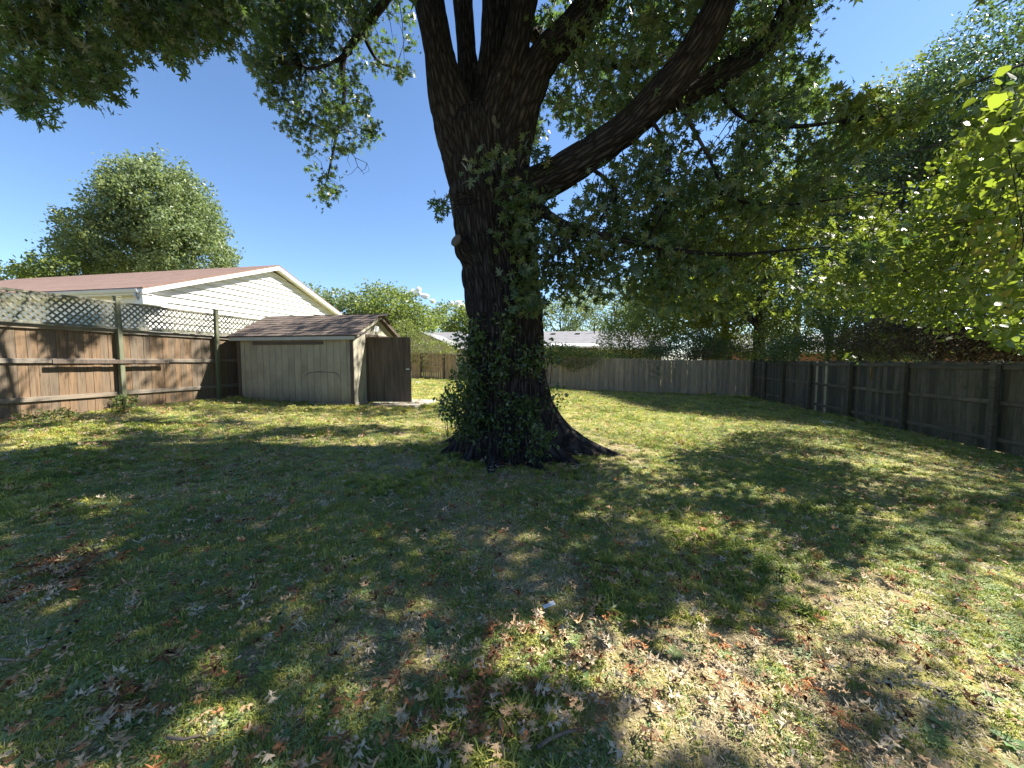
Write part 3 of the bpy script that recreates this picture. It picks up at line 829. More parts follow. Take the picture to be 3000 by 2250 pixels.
# ------------------------------------------------------------------ leaves
OAK = [(0, -.15), (.035, .10), (.24, .03), (.06, .20), (.40, .22), (.50, .34), (.07, .36), (.28, .56), (.40, .76), (.07, .60), (.12, .84), (0, 1.0)]
def leaf_template(kind):
    """verts in x-y, stem at the origin, tip at y=1, gentle fold"""
    if kind == 'oak':
        h = OAK
        out = h + [(-x, y) for x, y in reversed(h[1:-1])]
        c = (0, .42)
        vs = [(c[0], c[1], 0)] + [(x, y, .22 * abs(x) - .10 * (y - .4) ** 2) for x, y in out]
        n = len(out)
        return np.array(vs, float), np.array([(0, 1 + i, 1 + (i + 1) % n) for i in range(n)])
    if kind == 'oaks':
        h = [(0, 0), (.06, .16), (.42, .22), (.13, .40), (.42, .68), (.10, .64), (0, 1)]
        out = h + [(-x, y) for x, y in reversed(h[1:-1])]
        vs = [(0, .4, 0)] + [(x, y, .2 * abs(x)) for x, y in out]
        n = len(out)
        return np.array(vs, float), np.array([(0, 1 + i, 1 + (i + 1) % n) for i in range(n)])
    if kind == 'ovate':
        vs = [(0, 0, 0), (.27, .28, .06), (.24, .62, .05), (0, 1, -.04), (-.24, .62, .05), (-.27, .28, .06)]
        return np.array(vs, float), np.array([(0, 1, 2), (0, 2, 3), (0, 3, 4), (0, 4, 5)])
    if kind == 'heart':
        vs = [(0, .0, 0), (.26, -.06, .04), (.44, .24, .07), (.28, .62, .03), (0, .95, -.05), (-.28, .62, .03), (-.44, .24, .07), (-.26, -.06, .04)]
        return np.array(vs, float), np.array([(0, 1, 2), (0, 2, 3), (0, 3, 4), (0, 4, 5), (0, 5, 6), (0, 6, 7)])
    if kind == 'quad':
        vs = [(0, 0, 0), (.30, .5, .06), (0, 1, 0), (-.30, .5, .06)]
        return np.array(vs, float), np.array([(0, 1, 2), (0, 2, 3)])
TPL = {k: leaf_template(k) for k in ('oak', 'oaks', 'ovate', 'heart', 'quad')}
def rand_frames(n, rng, up=0.6, droop=0.3):
    nrm = rng.normal(size=(n, 3)); nrm /= np.linalg.norm(nrm, axis=1)[:, None]
    nrm[:, 2] += up; nrm /= np.linalg.norm(nrm, axis=1)[:, None]
    t = rng.normal(size=(n, 3)); t[:, 2] -= droop * 2
    t -= (t * nrm).sum(1)[:, None] * nrm; t /= np.linalg.norm(t, axis=1)[:, None]
    b = np.cross(t, nrm)
    return np.stack([b, t, nrm], 1)      # rows: x, y, z axes
def leaves_mesh(name, pos, size, kind, rng, up=0.6, droop=0.3, var=None, mat=None):
    tv, tf = TPL[kind]
    n = len(pos)
    fr = rand_frames(n, rng, up, droop)
    s = size * rng.uniform(.5, 1.25, n)
    loc = (tv[None, :, :] * s[:, None, None])
    vv = np.einsum('nki,nij->nkj', loc, fr) + pos[:, None, :]
    k = len(tv)
    ff = (tf[None] + (np.arange(n) * k)[:, None, None]).reshape(-1, 3)
    if var is None: var = rng.random(n)
    me = np_mesh(name, vv.reshape(-1, 3), ff, False, attrs={'var': np.repeat(var, k)})
    if mat: me.materials.append(mat)
    return me
def spread(centres, per, sp, rng, flat=0.7):
    n = len(centres)
    c = np.repeat(centres, per, 0)
    d = rng.normal(size=c.shape) * sp; d[:, 2] *= flat
    return c + d
def tube_np(paths, seg=5):
    """many simple tapered tubes: list of (pts (m,3), r (m))"""
    V, F, U = [], [], []; off = 0
    for pts, r in paths:
        pts = np.asarray(pts, float); m = len(pts)
        t = np.gradient(pts, axis=0); t /= np.linalg.norm(t, axis=1)[:, None] + 1e-9
        ref = np.array([0.13, 0.98, 0.17]) if abs(t[0][1]) < .9 else np.array([1., 0, 0])
        a = np.cross(t, ref); a /= np.linalg.norm(a, axis=1)[:, None]; b = np.cross(t, a)
        th = np.linspace(0, 2 * np.pi, seg + 1)
        ring = a[:, None] * np.cos(th)[None, :, None] + b[:, None] * np.sin(th)[None, :, None]
        V.append((pts[:, None] + ring * np.asarray(r)[:, None, None]).reshape(-1, 3))
        L = np.concatenate([[0], np.cumsum(np.linalg.norm(np.diff(pts, axis=0), axis=1))])
        U.append(np.stack([np.broadcast_to(th[None] * np.mean(r), (m, seg + 1)), np.broadcast_to(L[:, None], (m, seg + 1))], -1).reshape(-1, 2))
        i, j = np.meshgrid(np.arange(m - 1), np.arange(seg), indexing='ij')
        q = (i * (seg + 1) + j).ravel() + off
        F.append(np.stack([q, q + 1, q + seg + 2, q + seg + 1], -1))
        off += m * (seg + 1)
    return np.concatenate(V), np.concatenate(F), np.concatenate(U)
def smooth_path(pts, rad, n):
    pts = np.asarray(pts, float); rad = np.asarray(rad, float)
    m = len(pts); L = np.concatenate([[0], np.cumsum(np.linalg.norm(np.diff(pts, axis=0), axis=1))])
    tt = np.linspace(0, L[-1], n)
    out = np.zeros((n, 3)); tang = np.gradient(pts, L, axis=0)
    k = np.clip(np.searchsorted(L, tt, 'right') - 1, 0, m - 2)
    h = (L[k + 1] - L[k]); x = (tt - L[k]) / h
    h00 = 2 * x ** 3 - 3 * x ** 2 + 1; h10 = x ** 3 - 2 * x ** 2 + x; h01 = -2 * x ** 3 + 3 * x ** 2; h11 = x ** 3 - x ** 2
    out = h00[:, None] * pts[k] + (h10 * h)[:, None] * tang[k] + h01[:, None] * pts[k + 1] + (h11 * h)[:, None] * tang[k + 1]
    return out, np.interp(tt, L, rad)

# ------------------------------------------------------------------ the big oak
oak = thing('oak_tree', 'huge dark-barked oak in the middle of the yard with flared roots and many limbs', 'tree', (0, 6.0, 0))
OB = np.array([0, 6.0, 0])
def loc_of(p): return np.asarray(p) - OB
# trunk
zc = [P(1478, 1290, 6), P(1480, 1180, 6), P(1481, 973, 6), P(1470, 850, 6), P(1452, 716, 6), P(1428, 500, 6), P(1410, 330, 6), P(1408, 215, 6.02)]
zr = [.585, .57, .568, .585, .60, .64, .74, .66]
zs = np.array([p.z for p in zc]); xs = np.array([p.x for p in zc])
NT, NZ = 260, 330
zz = np.concatenate([np.linspace(-.25, 1.2, 120), np.linspace(1.2, 5.45, 200)[1:-1]]); NZ = len(zz)
th = np.linspace(0, 2 * np.pi, NT + 1)
ZZ, TH = np.meshgrid(zz, th, indexing='ij')
R0 = np.interp(ZZ, zs, zr)
CX = np.interp(ZZ, zs, xs)
roots = [(0.05, 1.12, .47, .30), (-.55, .62, .36, .22), (-1.05, .45, .30, .2), (-1.72, .55, .26, .24), (-2.25, .40, .3, .2), (2.75, .78, .26, .30), (-2.85, .45, .28, .22), (1.5, .6, .3, .4), (.75, .5, .3, .3)]
RR = R0.copy()
zp = np.maximum(ZZ, -.05)
for a0, L, h, w in roots:
    d = (TH - a0 + np.pi) % (2 * np.pi) - np.pi
    ww = w * (0.45 + np.clip(zp, 0, 1.5) * .9)
    RR += L * np.exp(-(d / ww) ** 2) * np.exp(-zp / h)
RR += .16 * np.exp(-zp / .35)
# bark relief
circ = 9.0
def per_noise(ang, z, f, fz, s):
    """noise periodic in the angle"""
    a = ang / (2 * np.pi) * f
    n0 = vnoise(a % f, z * fz, s); w = (a % f) / f
    n1 = vnoise((a % f) - f, z * fz, s)
    return n0 * (1 - w) + n1 * w
wob = per_noise(TH, ZZ, 14, 1.4, 41) * .25
rid = np.abs(per_noise(TH + wob, ZZ, 64, 2.6, 42) - .5) * 2
rid2 = np.abs(per_noise(TH + wob, ZZ, 120, 6, 43) - .5) * 2
RR += -.05 * np.exp(-(rid / .30) ** 2) + .02 * rid2 + .05 * (per_noise(TH, ZZ, 7, .9, 44) - .5)
RR *= 1 - .75 * sstep(4.7, 5.45, ZZ)
tv = np.stack([CX + np.cos(TH) * RR, np.sin(TH) * RR * 1.0, ZZ], -1).reshape(-1, 3)
ii, jj = np.meshgrid(np.arange(NZ - 1), np.arange(NT), indexing='ij')
q = (ii * (NT + 1) + jj).ravel()
tuv = np.stack([TH * .6, ZZ], -1).reshape(-1, 2)
put('trunk', np_mesh('trunk', tv, np.stack([q, q + 1, q + NT + 2, q + NT + 1], -1), True, tuv), oak, M_bark)
def limb(name, spec, n=150, seg=64, rough=1.9, mat=None, extra=None):
    """spec: list of (px, py, Y, half width px) or (world xyz, radius)"""
    pts, rad = [], []
    for s_ in spec:
        if len(s_) == 4:
            p = P(s_[0], s_[1], s_[2]); pts.append(loc_of(p)); rad.append(s_[3] / FPX * float((np.array(p) - np.array([0, 0, CAMH])) @ Fv))
        else:
            pts.append(loc_of(s_[0])); rad.append(s_[1])
    c, r = smooth_path(pts, rad, n)
    V, F, U = tube_np([(c, r)], seg)
    if rough > 0:
        thk = np.tile(np.linspace(0, 2 * np.pi, seg + 1), n); ll = U[:, 1]
        rid = np.abs(per_noise(thk, ll, 26, 3.0, 51) - .5) * 2
        cc = np.repeat(c, seg + 1, 0); rr = np.repeat(r, seg + 1)
        d = V - cc
        f = 1 + rough * (-.055 * np.exp(-(rid / .3) ** 2) + .10 * (per_noise(thk, ll, 4, 1.6, 52) - .5))
        V = cc + d * f[:, None]
    U[:, 0] = np.tile(np.linspace(0, 2 * np.pi, seg + 1), n) * np.mean(r)
    return put(name, np_mesh(name, V, F, True, U), oak, mat or M_bark), c + OB, r
SK = []     # skeleton points for the twigs
def L(spec, **kw):
    o, c, r = limb('limb', spec, **kw); SK.append((c, r)); return c
cA = L([(1425, 640, 6.0, 80), (1362, 440, 5.9, 80), (1310, 270, 5.82, 62), (1287, 157, 5.8, 45), (1257, 0, 5.75, 46), (1215, -220, 5.6, 44), ((-2.6, 5.6, 10.5), .17), ((-3.6, 5.6, 14), .09)])
cB = L([(1400, 560, 6.2, 45), (1380, 330, 6.25, 40), (1366, 130, 6.3, 29), (1356, 0, 6.35, 30), (1350, -200, 6.5, 32), ((-1.3, 7.3, 12), .14), ((-1.4, 8.2, 16), .07)])
cC = L([(1440, 560, 6.1, 60), (1436, 300, 6.15, 55), (1450, 130, 6.1, 45), (1459, 0, 6.1, 49), (1465, -220, 6.1, 48), ((-.1, 6.4, 12), .2), ((.2, 6.6, 17), .08)])
cD = L([(1425, 520, 5.72, 50), (1440, 380, 5.62, 52), (1472, 262, 5.6, 50), (1511, 136, 5.55, 42), (1536, 0, 5.5, 42), (1562, -200, 5.4, 40), ((.7, 4.6, 10.5), .15), ((.9, 3.4, 13), .07)])
cE = L([(1450, 600, 5.95, 90), (1482, 430, 5.8, 78), (1536, 285, 5.65, 56), (1584, 184, 5.6, 50), (1671, 87, 5.6, 46), (1747, 0, 5.6, 46), (1870, -140, 5.6, 42), ((3.1, 6.0, 9.2), .15), ((4.6, 6.4, 12), .07)])
cF = L([(1440, 590, 5.75, 66), (1530, 562, 5.5, 56), (1611, 521, 5.35, 52), (1720, 456, 5.2, 50), (1855, 358, 5.05, 50), (1950, 260, 4.95, 50), (2048, 136, 4.85, 49), (2116, 0, 4.75, 46), (2180, -160, 4.7, 42), ((3.6, 4.6, 8.0), .15), ((4.6, 4.4, 11), .07)], n=160)
cG = L([(1930, 310, 5.2, 30), (1985, 290, 5.4, 34), (2083, 235, 5.6, 34), (2181, 172, 5.8, 34), (2262, 108, 5.9, 33), (2320, 20, 6.0, 32), (2380, -120, 6.1, 30), ((5.6, 6.6, 10), .1)])
cH = L([(1500, 60, 6.6, 26), (1557, 92, 7.2, 23), (1611, 136, 7.5, 21), (1665, 168, 7.6, 19), (1747, 179, 7.8, 16), (1866, 190, 8.2, 12), (1960, 150, 8.6, 8)], n=70, seg=24)
# pruned stub on the left of the trunk
limb('stub', [(1400, 760, 5.75, 48), (1362, 728, 5.6, 34), (1346, 709, 5.5, 22), (1339, 704, 5.47, 18)], n=40, seg=40)
stub_c = P(1336, 704, 5.46)
M_cut = paint('cut_wood', (0.07, 0.063, 0.055), .9, (0.1, 0.08, 0.06), .6, 12)
dsk = MB().tube([(0, 0, -.02), (0, 0, .012)], .088, 24).mesh('cut_face', .004)
do = put('cut_face', dsk, oak, M_cut, loc_of(stub_c))
do.rotation_euler = (P(1330, 700, 5.44) - P(1362, 728, 5.6)).to_track_quat('Z', 'Y').to_euler()
# branches out of the frame and hanging ones
def twigbranch(spec, n=40, seg=10):
    o, c, r = limb('branch', spec, n=n, seg=seg, rough=0.3); SK.append((c, r)); return c
twigbranch([(1225, -200, 5.6, 20), (1175, -110, 6.6, 15), (1130, 0, 7.6, 13), (1051, 102, 8.2, 11), (1006, 170, 8.4, 9), (1009, 271, 8.5, 6), (985, 400, 8.5, 4), (960, 520, 8.5, 2.5)])
twigbranch([(1030, 150, 8.3, 7), (960, 190, 8.4, 5), (900, 200, 8.5, 4), (850, 120, 8.6, 2.5)])
twigbranch([(1060, 95, 8.2, 7), (1110, 180, 8.5, 4), (1160, 200, 8.7, 3)])
twigbranch([((-1.9, 5.6, 8.6), .12), ((-3.6, 5.2, 9.0), .09), ((-5.5, 4.8, 8.6), .07), ((-7.5, 4.6, 8.2), .05), ((-9.2, 5.0, 7.6), .03)])
twigbranch([((-5.2, 4.9, 8.7), .05), ((-5.4, 5.2, 7.6), .03), ((-5.6, 5.5, 6.6), .015)])
twigbranch([((-3.8, 5.2, 9.0), .05), ((-3.9, 5.4, 7.8), .03), ((-4.0, 5.6, 6.9), .012)])
twigbranch([((-2.4, 5.6, 10.0), .1), ((-3.2, 7.6, 11.2), .07), ((-4.0, 9.5, 11.5), .04)])
twigbranch([(1560, 600, 5.2, 16), (1660, 660, 4.9, 12), (1760, 690, 4.7, 10), (1900, 720, 4.6, 8), (2100, 745, 4.5, 5), (2350, 730, 4.5, 3)])
twigbranch([(1890, 320, 5.0, 6), (1950, 430, 4.85, 5), (1950, 600, 4.7, 3.5), (1900, 700, 4.6, 2)])
twigbranch([(2075, 240, 5.55, 8), (2190, 350, 5.2, 6), (2330, 370, 4.7, 6), (2500, 350, 4.6, 4), (2700, 330, 4.6, 2)])
twigbranch([(1975, 265, 4.95, 7), (2060, 430, 4.8, 5), (2170, 590, 4.7, 4), (2280, 600, 4.6, 3.5), (2480, 580, 4.6, 2.5), (2650, 565, 4.7, 1.5)])
twigbranch([(1700, 470, 5.2, 6), (1800, 560, 4.9, 6), (1760, 640, 4.7, 3)])
twigbranch([((3.4, 4.7, 8.2), .08), ((3.0, 3.0, 9.2), .06), ((2.6, .8, 9.0), .03)])
twigbranch([((.8, 4.2, 11), .1), ((-.6, 2.2, 11.5), .06), ((-1.6, .2, 11), .03)])

# leaf zones, in photo pixels and metres
def zone(poly, n, Y0, Y1, rng, hole=0.30, hs=0.012, check=True, Yf=None):
    poly = np.array(poly, float); lo, hi = poly.min(0), poly.max(0)
    out = []
    tries = 0
    got = 0
    while got < n and tries < 60:
        k = n * 2
        px = rng.uniform(lo[0], hi[0], k); py = rng.uniform(lo[1], hi[1], k)
        m = in_poly(px, py, poly)
        m &= vnoise(px * hs, py * hs, 61) * .6 + vnoise(px * hs * 2.7, py * hs * 2.7, 62) * .4 > hole
        px, py = px[m], py[m]
        Y = rng.uniform(Y0, Y1, len(px)) if Yf is None else Yf(px, py, rng)
        d = Fv[None] + Uv[None] * ((1125 - py) / FPX)[:, None] + np.array([[1., 0, 0]]) * ((px - 1500) / FPX)[:, None]
        p = np.array([0, 0, CAMH]) + d * (Y / d[:, 1])[:, None]
        if check and tries < 12:
            p = p[keep_shade(p, rng, .12)]
        out.append(p); got += len(p); tries += 1
    p = np.concatenate(out)[:n]
    return p
z8 = lambda pts: [(x / 1.7696, y / 1.7696) for x, y in pts]
z6 = lambda pts: [(1150 + x / 1.843, y / 1.843) for x, y in pts]
rng = np.random.default_rng(3)
Z1 = z8([(0, 505), (80, 515), (190, 590), (225, 545), (240, 475), (380, 485), (430, 510), (470, 480), (540, 495), (590, 445), (610, 380), (620, 330), (670, 260), (720, 255), (790, 190), (830, 235), (920, 275), (1005, 325), (1015, 310), (975, 240), (950, 185), (1050, 200), (1120, 245), (1185, 260), (1200, 215), (1250, 95), (1280, 60), (1290, -60), (-80, -60), (-80, 505)])
Z2 = z8([(1345, -60), (2150, -60), (2140, 200), (2120, 330), (2105, 405), (2080, 430), (2030, 380), (1980, 340), (1930, 420), (1900, 560), (1950, 620), (1955, 680), (1890, 770), (1850, 795), (1790, 790), (1745, 870), (1765, 970), (1755, 1015), (1715, 1050), (1700, 1085), (1660, 1060), (1665, 1000), (1635, 955), (1660, 905), (1585, 865), (1605, 820), (1575, 745), (1490, 710), (1450, 655), (1490, 595), (1420, 545), (1370, 495), (1350, 400), (1285, 345), (1285, 295), (1340, 260), (1295, 225), (1330, 180), (1315, 100)])
Z3 = [(1590, -40), (2430, -40), (2400, 40), (2340, 110), (2300, 150), (2400, 200), (2440, 330), (2100, 330), (1985, 330), (1800, 330), (1740, 375), (1650, 370), (1640, 330), (1600, 290), (1605, 240), (1650, 230), (1660, 190), (1600, 120), (1580, 60)]
Z3b = [(1552, 320), (1590, 330), (1585, 400), (1553, 430)]
Z4 = [(1500, 560), (1560, 520), (1605, 555), (1600, 590), (1560, 640), (1600, 665), (1665, 640), (1700, 560), (1800, 490), (1900, 410), (2000, 330), (2150, 240), (2300, 240), (2420, 260), (2480, 420), (2560, 560), (2600, 700), (2480, 830), (2330, 900), (2200, 920), (2050, 900), (1960, 905), (1880, 880), (1780, 870), (1720, 880), (1650, 860), (1600, 870), (1575, 905), (1545, 925), (1505, 920), (1510, 880), (1480, 850), (1490, 780), (1475, 700), (1500, 640), (1490, 600)]
Z5 = [(1262, 588), (1300, 585), (1330, 600), (1335, 640), (1290, 640), (1270, 625)]
Z6 = [(1330, 470), (1440, 440), (1480, 420), (1500, 500), (1520, 560), (1420, 560), (1370, 520)]
Z7 = [(1420, 430), (1480, 410), (1700, 450), (1560, 500), (1500, 520)]
Z8 = [(2420, 260), (2720, 320), (2740, 380), (2560, 420), (2440, 400)]
def Yz4(px, py, r): return np.interp(px, [1440, 1600, 2000, 2600], [5.1, 4.95, 4.8, 4.8]) + r.uniform(-.35, 1.0, len(px)) * np.interp(px, [1440, 1620, 1900], [.3, .9, 1.4])
parts = []
def add(c, per, sp, size, varlo=0, varhi=1, flat=.8):
    p = spread(c, per, sp, rng, flat); parts.append((p, size, rng.uniform(varlo, varhi, len(p))))
c1 = zone(Z1, 640, 4.6, 6.4, rng, .33, .010, True); add(c1, 9, .085, .135, 0, .75)
c2 = zone(Z2, 800, 7.6, 9.3, rng, .33, .014, True); add(c2, 9, .085, .122, 0, .98)
c3 = zone(Z3, 700, 6.6, 10, rng, .31, .011, True); add(c3, 9, .12, .14, .15, .95)
c3n = zone(Z3, 200, 4.9, 6.2, rng, .35, .011, True); add(c3n, 8, .10, .135, 0, .9)
c3c = zone(Z3, 420, 11.3, 14.2, rng, .30, .011, False); add(c3c, 10, .16, .15, .1, .9)
c3b = zone(Z3b, 30, 8, 10, rng, .1); add(c3b, 8, .08, .13, .3, .95)
c4 = zone(Z4, 1050, 0, 0, rng, .30, .012, True, Yz4)
_x, _y = proj(c4); c4 = c4[(_x < 1980) | (vnoise(_x * .016, _y * .016, 66) > np.interp(_x, [1880, 2100, 2500], [.25, .42, .6]))]; add(c4, 10, .10, .122, 0, .93)
c5 = zone(Z5, 6, 4.9, 5.1, rng, 0); add(c5, 5, .05, .12, .2, .8)
c6 = zone(Z6, 9, 4.7, 5.2, rng, 0); add(c6, 5, .06, .12, .3, .9)
c7 = zone(Z7, 12, 4.9, 5.2, rng, 0); add(c7, 5, .06, .12, .3, .95)
pos = np.concatenate([p for p, _, _ in parts]); siz = np.concatenate([np.full(len(p), s) for p, s, _ in parts]); var = np.concatenate([v for _, _, v in parts])
me = leaves_mesh('foliage', loc_of(pos), siz, 'oak', rng, .35, .35, var, M_oak)
crown = put('crown', me, oak)
def leaf_parts(pos, size, kind, parent, mat, rng, up):
    tv, tf = TPL[kind]; ms = []
    for k in range(6):
        m_ = np_mesh('leaf', tv * np.array([1, 1, rng.uniform(-.6, 1.8)]), tf, attrs={'var': np.full(len(tv), rng.uniform(.1, .9))}); m_.materials.append(mat); ms.append(m_)
    fr = rand_frames(len(pos), rng, up, .35)
    for k, (p, f) in enumerate(zip(pos, fr)):
        o = put('leaf', ms[k % 6], parent)
        M = Matrix(f.T.tolist()).to_4x4(); s_ = size * rng.uniform(.7, 1.15)
        o.matrix_local = Matrix.Translation(Vector(p)) @ M @ Matrix.Diagonal((s_, s_, s_, 1))
near_ = pos[np.argsort(np.linalg.norm(pos - np.array([0, 0, 1.5]), axis=1))[:4000]]
near_ = near_[rng.permutation(len(near_))[:300]] + rng.normal(size=(300, 3)) * .02
leaf_parts(loc_of(near_), .12, 'oak', crown, M_oak, rng, .35); crown['kind'] = 'stuff'
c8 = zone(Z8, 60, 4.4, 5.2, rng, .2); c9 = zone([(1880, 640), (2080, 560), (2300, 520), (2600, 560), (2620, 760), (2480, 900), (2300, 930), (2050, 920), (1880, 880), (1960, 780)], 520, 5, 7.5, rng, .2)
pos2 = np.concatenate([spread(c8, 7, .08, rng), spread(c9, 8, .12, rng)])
cy = put('crown', leaves_mesh('foliage', loc_of(pos2), .135, 'oak', rng, .5, .3, None, M_oakY), oak); cy['kind'] = 'stuff'  # clumps in the sunlit leaf tone, brighter by colour

# upper crown out of the picture, dense where the photo's lawn lies in shade
rng = np.random.default_rng(5)
n_ = 260000
gxr = rng.uniform(-12, 9, n_); gyr = rng.uniform(-1.5, 17, n_)
lit = lit_frac(gxr, gyr)
hh = rng.uniform(5.0, 15.5, n_)
px_ = gxr + SUN.x / SUN.z * hh; py_ = gyr + SUN.y / SUN.z * hh
pp = np.stack([px_, py_, hh + ground(gxr, gyr)], -1)
ppx, ppy = proj(pp)
visible = (ppx > -80) & (ppx < 3080) & (ppy > -75) & (pp[:, 1] > .2)
cen = np.array([.3, 5.2]); dist = np.hypot(pp[:, 0] - cen[0], pp[:, 1] - cen[1])
env = dist < (9.5 - .012 * (hh - 9) ** 2)
low = (pp[:, 2] > 4.2)
ok = (lit < .5) & ~visible & env & low & keep_shade(pp, rng, .03)
cu = pp[ok][:6500]
pu = spread(cu, 9, .26, rng, .6)
pk = keep_shade(pu, rng, .12)
pu = pu[pk]
x_, y_ = proj(pu); vis = (x_ > -20) & (x_ < 3020) & (y_ > -15) & (pu[:, 1] > .1)
pu = pu[~vis]
cu_o = put('crown', leaves_mesh('foliage', loc_of(pu), .20, 'oaks', rng, .7, .2, rng.uniform(0, .9, len(pu)), M_oak), oak); cu_o['kind'] = 'stuff'
print('upper crown leaves', len(pu), 'clumps', len(cu))

# twigs to the visible leaf clumps
skp = np.concatenate([c[::3] for c, r in SK])
tw = []
rt = np.random.default_rng(8)
for cc, every in ((c1, 4), (c2, 3), (c3, 4), (c3n, 3), (c4, 3), (c5, 1), (c6, 2), (c7, 2), (c8, 1)):
    for p in cc[::every]:
        d = np.linalg.norm(skp - p, axis=1); k = d.argmin()
        if d[k] > 1.7 or d[k] < .1: continue
        a_ = skp[k]; mid = (a_ + p) / 2 + rt.normal(size=3) * .05 * d[k] + np.array([0, 0, .06 * d[k]])
        q_ = np.array([a_, a_ * .5 + mid * .5 + rt.normal(size=3) * .02, mid, mid * .4 + p * .6, p])
        r0 = .004 + .0035 * min(d[k], 2)
        tw.append((q_ - OB, np.array([r0 * 1.3, r0, r0 * .8, r0 * .55, .0018])))
V, F, U = tube_np(tw, 4)
tws = put('twig', np_mesh('twigs', V, F, True, U), oak, M_bark); tws['kind'] = 'stuff'
# bare twigs hanging below the left cluster
V, F, U = tube_np([(np.array([P(*q_, 8.5) for q_ in pl_]) - OB, np.linspace(.008, .002, len(pl_))) for pl_ in (
    [(1025, 440), (1040, 462), (1075, 478), (1082, 500), (1062, 510)], [(1040, 462), (1048, 488), (1030, 508), (1014, 516)], [(1075, 478), (1070, 495), (1052, 505)], [(1048, 488), (1060, 500), (1068, 514)], [(1025, 440), (1018, 470), (1028, 492)])], 4)
put('dead_twig', np_mesh('dead_twig', V, F, True, U), oak, M_bark2)

# vine and suckers round the trunk
vine = thing('climbing_vine', 'dark green leafy vine and shoots wrapping the foot of the big oak', 'vine', (0, 5.3, 0))
VO = np.array([0, 5.3, 0]); rng = np.random.default_rng(9)
def trunk_front(px, py, r):
    z_ = 1.5 + (1055 - py) / FPX * 5.4
    R_ = np.interp(z_, zs, zr); cx_ = np.interp(z_, zs, xs)
    x = (px - 1500) / FPX * 5.6
    s_ = np.clip(R_ ** 2 - (x - cx_) ** 2, 0, 9) ** .5
    fl = .35 * np.exp(-np.maximum(z_, 0) / .45)
    return 6 - s_ - fl - r.uniform(-.02, .22, len(px))
vz = [zone([(1372, 950), (1480, 900), (1592, 960), (1590, 1060), (1610, 1180), (1560, 1250), (1500, 1330), (1420, 1330), (1360, 1270), (1330, 1150), (1350, 1050)], 290, 0, 0, rng, .47, .016, False, trunk_front),
      zone([(1275, 1170), (1320, 1130), (1345, 1070), (1400, 1090), (1400, 1300), (1350, 1290), (1320, 1240), (1290, 1200)], 210, 5.1, 5.7, rng, .2, .012, False),
      zone([(1340, 970), (1372, 960), (1375, 1090), (1345, 1090)], 34, 5.5, 5.9, rng, .1, .012, False),
      zone([(1588, 995), (1632, 1010), (1625, 1060), (1635, 1080), (1600, 1100), (1590, 1060)], 16, 5.3, 5.6, rng, 0, .012, False),
      zone([(1610, 1130), (1640, 1130), (1650, 1190), (1610, 1180)], 6, 5.2, 5.4, rng, 0, .012, False),
      zone([(1560, 1230), (1620, 1260), (1610, 1330), (1540, 1340)], 26, 4.8, 5.1, rng, 0, .012, False)]
vp = np.concatenate(vz)
vl = spread(vp, 9, .05, rng, 1)
vo = put('foliage', leaves_mesh('foliage', vl - VO, .062, 'ovate', rng, .5, .2, None, M_ivy), vine); vo['kind'] = 'stuff'
st = []
for k in range(70):
    p = vp[rng.integers(len(vp))]
    b0 = np.array([p[0] * .9 + rng.normal() * .05, p[1] + .05, max(gz(p[0], p[1]), p[2] - rng.uniform(.4, .9))])
    st.append((np.array([b0, (b0 + p) / 2 + rng.normal(size=3) * .03, p]) - VO, np.array([.006, .004, .002])))
V, F, U = tube_np(st, 4)
so = put('stem', np_mesh('stems', V, F, True, U), vine, M_bark2); so['kind'] = 'stuff'

